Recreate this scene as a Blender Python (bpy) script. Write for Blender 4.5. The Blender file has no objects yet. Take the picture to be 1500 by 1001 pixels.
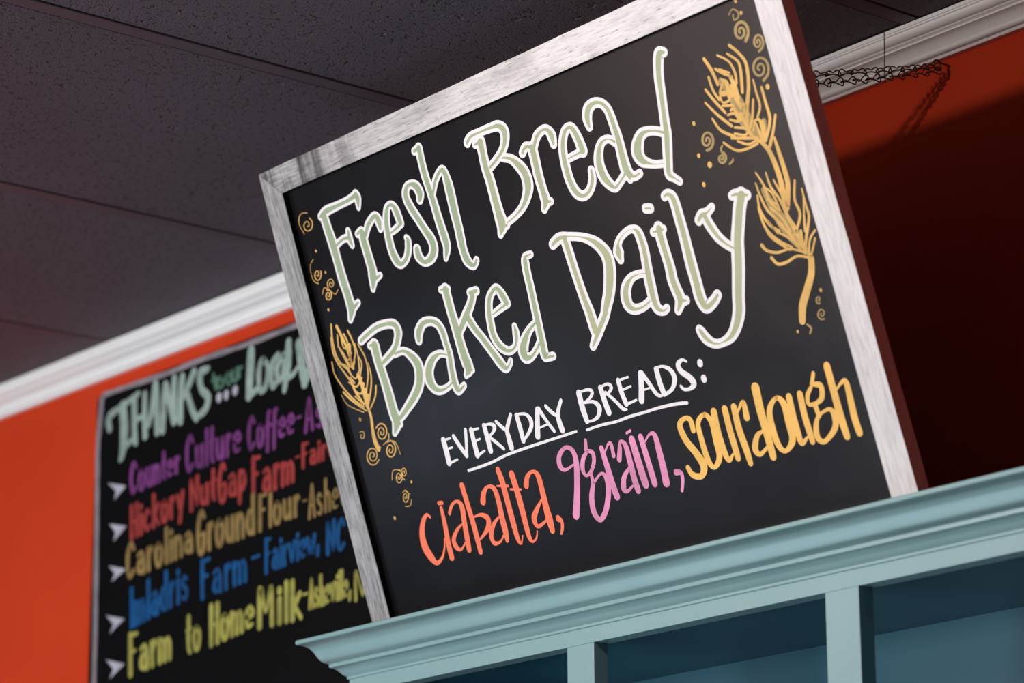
import bpy, bmesh, math, random
from mathutils import Vector, Matrix, Euler

random.seed(7)
C = bpy.context.scene.collection
SC = bpy.context.scene
H = 1.45                      # camera height; heights below are given above the camera

# ------------------------------------------------------------------ camera, world, light
cam = bpy.data.cameras.new('camera'); co = bpy.data.objects.new('camera', cam); C.objects.link(co)
cam.sensor_width = 36; cam.lens = 107.67; cam.clip_start = .05; cam.clip_end = 60
R_ = Vector((0.62972956, 0.77680548, -0.00373213)); U_ = Vector((0.21162456, -0.16693012, 0.96298981)); F_ = Vector((-0.74743276, 0.60721296, 0.26951195))
M = Matrix((R_, U_, -F_)).transposed().to_4x4(); M.translation = Vector((0, 0, H)); co.matrix_world = M
cam.dof.use_dof = True; cam.dof.focus_distance = 3.56; cam.dof.aperture_fstop = 4.9
SC.camera = co
SC.view_settings.view_transform = 'Standard'; SC.view_settings.look = 'None'
SC.view_settings.gamma = 1; SC.view_settings.use_curve_mapping = False
SC.view_settings.exposure = 0.0

w = bpy.data.worlds.new('world'); SC.world = w; w.use_nodes = True
w.node_tree.nodes['Background'].inputs[0].default_value = (.75, .85, 1, 1)
w.node_tree.nodes['Background'].inputs[1].default_value = .07

def area(name, loc, to, sx, sy, energy, col):
    l = bpy.data.lights.new(name, 'AREA'); l.shape = 'RECTANGLE'; l.size = sx; l.size_y = sy; l.energy = energy; l.color = col
    o = bpy.data.objects.new(name, l); C.objects.link(o); o.location = loc
    o.rotation_euler = (Vector(to) - Vector(loc)).to_track_quat('-Z', 'Y').to_euler(); return o
def spot(name, loc, to, energy, col, radius=.03, angle=120, blend=.6):
    l = bpy.data.lights.new(name, 'SPOT'); l.energy = energy; l.color = col; l.shadow_soft_size = radius
    l.spot_size = math.radians(angle); l.spot_blend = blend
    o = bpy.data.objects.new(name, l); C.objects.link(o); o.location = loc
    o.rotation_euler = (Vector(to) - Vector(loc)).to_track_quat('-Z', 'Y').to_euler(); return o
area('shop_window_light', (-3.6, -1.9, H + .15), (-3.2, 2.4, H + .9), 2.6, 1.5, 156, (1.0, .965, .95))
area('ceiling_sheen_fill', (-4.2, .35, H + 1.33), (-4.2, .35, 0), 1.8, .6, 14, (.95, .97, 1.0))  # added unseen light overhead, gives the cabinet paint its pale sheen
area('low_blue_fill', (-4.3, .5, H - 1.0), (-3.2, 2.4, H + .7), 1.6, 1.3, 17, (.55, .82, 1.0))  # added unseen light from below, cools the cabinet, crown and ceiling
area('warm_haze_fill', (-6.8, -3.5, H + .4), (-2.4, 2.2, H + 1.0), 1.9, 1.6, 13, (1, .74, .66))  # added unseen light, mirrored as warm haze on the black sign
area('distant_window_light', (-9.75, -3.5, H - .62), (-2.8, 2.2, H + .8), .9, .45, 2.2, (.66, .82, 1.0))
area('distant_window_light', (-8.85, -3.5, H - 1.12), (-2.4, 2.2, H + .7), .28, .34, .6, (.75, .80, 1.0))
area('distant_window_light', (-7.65, -3.5, H - 1.22), (-2.1, 2.2, H + .7), .34, .3, .7, (.75, .80, 1.0))
spot('track_lamp_light', (-2.2, 1.22, H + 1.33), (-2.5, 2.4, H + 1.12), 16, (1, .84, .76), .022, 130, .9)

# ------------------------------------------------------------------ materials
def nd(nt, t, **k):
    n = nt.nodes.new(t)
    for a, b in k.items(): setattr(n, a, b)
    return n
def mat(name, col, rough=.6, spec=.4, metal=0, build=None, coat=0):
    m = bpy.data.materials.new(name); m.use_nodes = True; nt = m.node_tree
    b = nt.nodes['Principled BSDF']; b.inputs['Base Color'].default_value = (*col, 1)
    b.inputs['Roughness'].default_value = rough; b.inputs['Specular IOR Level'].default_value = spec; b.inputs['Metallic'].default_value = metal
    b.inputs['Coat Weight'].default_value = coat
    if build: build(nt, b)
    return m
def coords(nt, scale, rot=(0, 0, 0), kind='Object'):
    t = nd(nt, 'ShaderNodeTexCoord'); mp = nd(nt, 'ShaderNodeMapping'); mp.inputs['Scale'].default_value = scale; mp.inputs['Rotation'].default_value = rot
    nt.links.new(t.outputs[kind], mp.inputs['Vector']); return mp.outputs[0]
def noise(nt, vec, scale, detail=4, rough=.6, dist=0):
    n = nd(nt, 'ShaderNodeTexNoise'); n.inputs['Scale'].default_value = scale; n.inputs['Detail'].default_value = detail
    n.inputs['Roughness'].default_value = rough; n.inputs['Distortion'].default_value = dist
    nt.links.new(vec, n.inputs['Vector']); return n.outputs[0]
def ramp(nt, fac, stops):
    r = nd(nt, 'ShaderNodeValToRGB'); e = r.color_ramp.elements
    while len(e) < len(stops): e.new(.5)
    for x, (p_, c_) in zip(e, stops): x.position = p_; x.color = (*c_, 1) if len(c_) == 3 else c_
    nt.links.new(fac, r.inputs[0]); return r.outputs[0]
def mix(nt, f, a, b, blend='MIX'):
    m = nd(nt, 'ShaderNodeMix', data_type='RGBA', blend_type=blend)
    for sock, v in ((m.inputs[0], f), (m.inputs[6], a), (m.inputs[7], b)):
        if hasattr(v, 'is_linked') or isinstance(v, bpy.types.NodeSocket): nt.links.new(v, sock)
        elif isinstance(v, (int, float)): sock.default_value = v
        else: sock.default_value = (*v, 1)
    return m.outputs[2]
def bump(nt, b, h, strength=.5, dist=.001):
    n = nd(nt, 'ShaderNodeBump'); n.inputs['Strength'].default_value = strength; n.inputs['Distance'].default_value = dist
    nt.links.new(h, n.inputs['Height']); nt.links.new(n.outputs[0], b.inputs['Normal'])
def gy(v): return (v, v, v)

def barn(axis, dark_end):
    def f(nt, b):
        s = (6, 60, 60) if axis == 'x' else (60, 60, 6)
        v = coords(nt, s); g = noise(nt, v, 4.2, 6, .7, .3)
        v2 = coords(nt, (1, 3, 3) if axis == 'x' else (3, 3, 1)); big = noise(nt, v2, 7, 4, .6)
        base = ramp(nt, g, [(.30, (.10, .10, .10)), (.46, (.27, .27, .275)), (.62, (.42, .42, .43))])
        # grey wood at frame left, whitewash at right: light falloff put into colour
        t = nd(nt, 'ShaderNodeTexCoord'); sx = nd(nt, 'ShaderNodeSeparateXYZ'); nt.links.new(t.outputs['Object'], sx.inputs[0])
        mr = nd(nt, 'ShaderNodeMapRange'); mr.inputs['From Min'].default_value = 0; mr.inputs['From Max'].default_value = .55; mr.clamp = True
        mr.inputs['To Min'].default_value = 0 if dark_end else 1; mr.inputs['To Max'].default_value = 1 if axis == 'x' else (0 if dark_end else 1)
        nt.links.new(sx.outputs[0], mr.inputs['Value'])
        white = ramp(nt, g, [(.28, (.50, .48, .49)), (.5, (.70, .67, .68)), (.7, (.80, .77, .78))])
        c = mix(nt, mr.outputs[0], base, white)
        st = ramp(nt, big, [(.34, gy(.70)), (.50, gy(1))]) if dark_end else ramp(nt, big, [(.3, gy(.85)), (.5, gy(1))])
        c = mix(nt, 1.0, c, st, 'MULTIPLY')
        if dark_end and axis == 'x':      # the two dark weather stains beside the mitre
            w_ = noise(nt, coords(nt, (18, 1, 1.2)), 2.0, 4, .6)
            near = nd(nt, 'ShaderNodeMapRange'); near.inputs['From Min'].default_value = .10; near.inputs['From Max'].default_value = .24; near.inputs['To Min'].default_value = 1; near.inputs['To Max'].default_value = 0
            nt.links.new(sx.outputs[0], near.inputs['Value'])
            s2 = ramp(nt, w_, [(.44, gy(1)), (.58, gy(.1))])
            m1 = nd(nt, 'ShaderNodeMath', operation='MULTIPLY'); nt.links.new(near.outputs[0], m1.inputs[0]); 
            inv = nd(nt, 'ShaderNodeMath', operation='SUBTRACT'); inv.inputs[0].default_value = 1; nt.links.new(s2, inv.inputs[1])
            nt.links.new(inv.outputs[0], m1.inputs[1])
            c = mix(nt, m1.outputs[0], c, (.035, .03, .03))
        # fine drying cracks along the grain
        g3 = noise(nt, coords(nt, (22, 230, 230) if axis == 'x' else (230, 230, 22)), 2.4, 3, .55, .4)
        ck = ramp(nt, g3, [(.30, gy(.42)), (.40, gy(1))]) if dark_end else ramp(nt, g3, [(.28, gy(.62)), (.36, gy(1))])
        c = mix(nt, 1.0, c, ck, 'MULTIPLY')
        nt.links.new(c, b.inputs['Base Color']); bump(nt, b, g3, .7, .001)
    return f
M_railtop = mat('weathered_whitewash_horizontal', (.5, .5, .5), .8, .2, build=barn('x', True))
M_stileL = mat('weathered_grey_vertical', (.5, .5, .5), .8, .2, build=barn('z', True))
M_stileR = mat('whitewash_vertical', (.5, .5, .5), .8, .2, build=barn('z', False))
def rawwood(nt, b):
    g = noise(nt, coords(nt, (40, 40, 3)), 5, 5, .6)
    nt.links.new(ramp(nt, g, [(.3, (.44, .30, .25)), (.7, (.62, .43, .37))]), b.inputs['Base Color'])
M_raw = mat('bare_brown_wood', (.2, .1, .08), .7, .25, build=rawwood)
def blackb(nt, b):
    n = noise(nt, coords(nt, (1, 1, 1)), 5, 3, .5)
    nt.links.new(ramp(nt, n, [(.3, (.0045, .004, .005)), (.7, (.007, .0065, .008))]), b.inputs['Base Color'])
    n2 = noise(nt, coords(nt, (1, 1, 1)), 9, 4, .6)
    nt.links.new(ramp(nt, n2, [(.3, gy(.17)), (.7, gy(.22))]), b.inputs['Roughness'])
M_board = mat('black_board_paint', (.015, .014, .016), .35, .5, build=blackb)
M_board2 = mat('matt_black_chalkboard', (.0035, .0035, .004), .6, .06)
def orange(nt, b):
    n = noise(nt, coords(nt, (1, 1, 1)), 3, 3, .5)
    nt.links.new(ramp(nt, n, [(.3, (.53, .040, .009)), (.7, (.59, .048, .012))]), b.inputs['Base Color'])
    bump(nt, b, noise(nt, coords(nt, (1, 1, 1)), 400, 2, .5), .12, .0005)
M_wall = mat('orange_wall_paint', (.6, .05, .015), .6, .12, build=orange)
M_white = mat('white_trim_paint', (.84, .84, .84), .38, .45)
def teal(nt, b):
    n = noise(nt, coords(nt, (1, 1, 1)), 12, 4, .6)
    nt.links.new(ramp(nt, n, [(.3, (.205, .345, .360)), (.7, (.230, .370, .380))]), b.inputs['Base Color'])
    bump(nt, b, noise(nt, coords(nt, (1, 1, 1)), 220, 2, .5), .08, .0005)
M_teal = mat('blue_green_cabinet_paint', (.2, .33, .36), .33, .9, build=teal)
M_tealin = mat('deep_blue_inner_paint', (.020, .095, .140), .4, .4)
def tile(nt, b):
    t = nd(nt, 'ShaderNodeTexCoord'); oi = nd(nt, 'ShaderNodeObjectInfo')
    add = nd(nt, 'ShaderNodeVectorMath', operation='ADD'); cb = nd(nt, 'ShaderNodeCombineXYZ')
    mu = nd(nt, 'ShaderNodeMath', operation='MULTIPLY'); mu.inputs[1].default_value = 37; nt.links.new(oi.outputs['Random'], mu.inputs[0])
    nt.links.new(mu.outputs[0], cb.inputs[0]); nt.links.new(t.outputs['Object'], add.inputs[0]); nt.links.new(cb.outputs[0], add.inputs[1])
    v = add.outputs[0]
    mp = nd(nt, 'ShaderNodeMapping'); mp.inputs['Scale'].default_value = (1, .8, 1); nt.links.new(v, mp.inputs['Vector'])
    n1 = noise(nt, mp.outputs[0], 120, 2, .5, .3); pits = ramp(nt, n1, [(.35, gy(0)), (.40, gy(1))])
    n2 = noise(nt, v, 420, 3, .6); n3 = noise(nt, mp.outputs[0], 62, 2, .5, .3); pit2 = ramp(nt, n3, [(.30, gy(0)), (.34, gy(1))])
    a = nd(nt, 'ShaderNodeMath', operation='MULTIPLY_ADD'); a.inputs[1].default_value = .25; nt.links.new(n2, a.inputs[0]); nt.links.new(pits, a.inputs[2])
    a2 = nd(nt, 'ShaderNodeMath', operation='ADD'); nt.links.new(a.outputs[0], a2.inputs[0]); nt.links.new(pit2, a2.inputs[1])
    bump(nt, b, a2.outputs[0], 1, .007)
    big = noise(nt, v, 2.5, 3, .5)
    nt.links.new(ramp(nt, big, [(.3, (.072, .066, .084)), (.7, (.090, .082, .104))]), b.inputs['Base Color'])
M_tile = mat('dark_painted_acoustic_tile', (.05, .04, .045), .6, .4, build=tile)
M_grid = mat('dark_painted_ceiling_grid', (.075, .062, .078), .55, .4)
M_floor = mat('dark_floor', (.05, .045, .04), .5, .4)
M_chain = mat('aged_brass_wire', (.12, .075, .045), .4, .5, metal=.9)
def ink(name, col, rough=.55, var=.12):
    def f(nt, b):
        n = noise(nt, coords(nt, (1, 1, 1)), 30, 3, .6)
        nt.links.new(ramp(nt, n, [(.35, tuple(c * (1 - var) for c in col)), (.65, col)]), b.inputs['Base Color'])
    return mat(name, col, rough, .25, build=f)
I_white = ink('white_paint_marker', (.82, .79, .81), var=.04)
I_sage = ink('sage_green_marker', (.36, .42, .27), var=.06)
I_coral = ink('coral_marker', (.95, .20, .105), var=.1)
I_pink = ink('pink_marker', (.80, .30, .50), var=.25)
I_yellow = ink('golden_yellow_marker', (.90, .52, .13), var=.12)
I_gold = ink('gold_marker', (.78, .47, .14), var=.25)
K_mint = ink('pale_mint_chalk', (.36, .47, .43), .8, .3)
K_green = ink('green_chalk', (.09, .20, .14), .8, .3)
K_violet = ink('violet_chalk', (.22, .05, .23), .8, .45)
K_red = ink('red_chalk', (.40, .048, .045), .8, .35)
K_ochre = ink('ochre_chalk', (.31, .205, .07), .8, .35)
K_blue = ink('blue_chalk', (.004, .085, .26), .8, .35)
K_lime = ink('yellow_green_chalk', (.38, .36, .08), .8, .35)
K_white = ink('white_chalk', (.48, .48, .56), .8, .3)
K_grey = ink('grey_chalk_border', (.28, .25, .28), .8, .3)

I_dim = ink('thin_gold_marker', (.42, .30, .12), var=.25)
# ------------------------------------------------------------------ helpers
def link(name, me, parent=None):
    o = bpy.data.objects.new(name, me); C.objects.link(o)
    if parent is not None: o.parent = parent
    return o
def empty(name, loc, rot=(0, 0, 0), parent=None):
    o = bpy.data.objects.new(name, None); C.objects.link(o); o.location = loc; o.rotation_euler = rot; o.empty_display_size = .05
    if parent is not None: o.parent = parent
    return o
def tag(o, label, cat, group=None):
    o['label'] = label; o['category'] = cat
    if group: o['group'] = group
    return o
def fin(bm, name, mats, parent=None, smooth=False, normals=True):
    if normals: bmesh.ops.recalc_face_normals(bm, faces=bm.faces)
    me = bpy.data.meshes.new(name); bm.to_mesh(me); bm.free()
    for m in (mats if isinstance(mats, (list, tuple)) else [mats]): me.materials.append(m)
    if smooth:
        for p_ in me.polygons: p_.use_smooth = True
    return link(name, me, parent)
def addbox(bm, x0, x1, y0, y1, z0, z1, bev=0):
    b2 = bmesh.new(); bmesh.ops.create_cube(b2, size=1)
    for v in b2.verts: v.co = Vector(((x0 + x1) / 2 + v.co.x * (x1 - x0), (y0 + y1) / 2 + v.co.y * (y1 - y0), (z0 + z1) / 2 + v.co.z * (z1 - z0)))
    if bev: bmesh.ops.bevel(b2, geom=b2.edges[:], offset=bev, segments=2, affect='EDGES', profile=.5)
    tmp = bpy.data.meshes.new('t'); b2.to_mesh(tmp); b2.free(); bm.from_mesh(tmp); bpy.data.meshes.remove(tmp)
def box(name, m, x0, x1, y0, y1, z0, z1, bev=0, parent=None):
    bm = bmesh.new(); addbox(bm, x0, x1, y0, y1, z0, z1, bev); return fin(bm, name, m, parent)
def sweep(name, m, prof, ends, parent=None, smooth=True):
    """prof: list of (a,b); ends: functions (a,b)->point for each station"""
    bm = bmesh.new(); rings = [[bm.verts.new(e(a, b)) for a, b in prof] for e in ends]
    n = len(prof)
    for r0, r1 in zip(rings, rings[1:]):
        for i in range(n): bm.faces.new((r0[i], r0[(i + 1) % n], r1[(i + 1) % n], r1[i]))
    bm.faces.new(rings[0]); bm.faces.new(rings[-1][::-1])
    o = fin(bm, name, m, parent, smooth)
    if smooth:
        bpy.context.view_layer.objects.active = o
        o.data.set_sharp_from_angle(angle=math.radians(32))
    return o
def arc(cx, cy, rx, ry, a0, a1, n):
    return [(cx + rx * math.cos(math.radians(a0 + (a1 - a0) * i / n)), cy + ry * math.sin(math.radians(a0 + (a1 - a0) * i / n))) for i in range(n + 1)]

# ------------------------------------------------------------------ setting
WY = 2.58; CZ = H + 1.356
o = box('wall_back', M_wall, -9, 2.5, WY, WY + .12, 0, CZ + .25); o['kind'] = 'structure'
o = box('floor', M_floor, -9, 2.5, -5, WY, -.1, 0); o['kind'] = 'structure'
ceil = box('ceiling', M_grid, -9, 2.5, -5, WY, CZ + .022, CZ + .06); ceil['kind'] = 'structure'
# suspended grid: main bars run away from the wall, 24 mm face, tiles between
bx = -2.350
me_tile = None; yl = 2.552
X_ = [bx + .6085 * k for k in range(-7, 5)]
for k in range(-7, 5):
    x = bx + .6085 * k
    box('grid_bar', M_grid, x - .024, x, -5, WY - .002, CZ + .001, CZ + .03, parent=ceil)
for j in range(3):
    y = 1.33 - 1.22 * j
    for x in X_[:-1]: box('cross_bar', M_grid, x, x + .5845, y, y + .024, CZ + .001, CZ + .03, parent=ceil)
bm = bmesh.new(); tw, tl = .5815, 1.19
b2 = bmesh.new(); bmesh.ops.create_cube(b2, size=1)
for v in b2.verts: v.co = Vector((v.co.x * tw, v.co.y * tl, v.co.z * .016))
eds = [e for e in b2.edges if all(v.co.z < 0 for v in e.verts)]
bmesh.ops.bevel(b2, geom=eds, offset=.003, segments=2, affect='EDGES')
me_tile = bpy.data.meshes.new('ceiling_tile'); b2.to_mesh(me_tile); b2.free(); me_tile.materials.append(M_tile); bm.free()
for x in X_[:-1]:
    for j in range(4):
        y0 = 1.33 - 1.22 * j + .026
        t_ = link('ceiling_tile', me_tile, ceil)
        t_.location = (x + .5845 / 2 + .0008, y0 + 1.19 / 2, CZ + .010 + random.uniform(-.0006, .0006))
        t_.rotation_euler = (0, random.uniform(-.0006, .0006), 0)

# white crown moulding at the ceiling, in two lengths with an open butt joint
cp = [(0, 0), (-.045, 0), (-.045, -.0042), (-.0437, -.005), (-.0437, -.0065), (-.0425, -.0072)]
cp += arc(-.0325, -.0075, .0095, .0088, 180, 262, 6)
cp += [(-.0325, -.0178), (-.0300, -.0186), (-.0290, -.0196)]
cp += [(-.0290, -.0212), (-.0262, -.0220)] + [(-.0262 + .0118 * t, -.0220 - .0090 * t ** 1.8) for t in (.3, .6, 1)]
cp += arc(-.0108, -.0338, .0040, .0040, 150, 260, 5)
cp += [(-.0085, -.0378), (-.0085, -.0410), (-.0078, -.0416), (0, -.0416)]
for i, (xa, xb) in enumerate(((-9, -2.4055), (-2.4040, 2.5))):      # scarf joint cut at 45 degrees
    o = sweep('trim_%d' % (i + 1), M_white, cp, [lambda a, b, x=xa: (x - (a + .045) * i, WY + a, CZ + b), lambda a, b, x=xb: (x - (a + .045) * (1 - i), WY + a, CZ + b)])
    o['kind'] = 'structure'
    o['label'] = ['white crown moulding left of the butt joint, running behind both blackboards', 'white crown moulding right of the butt joint, above the chain hook'][i]

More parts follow.
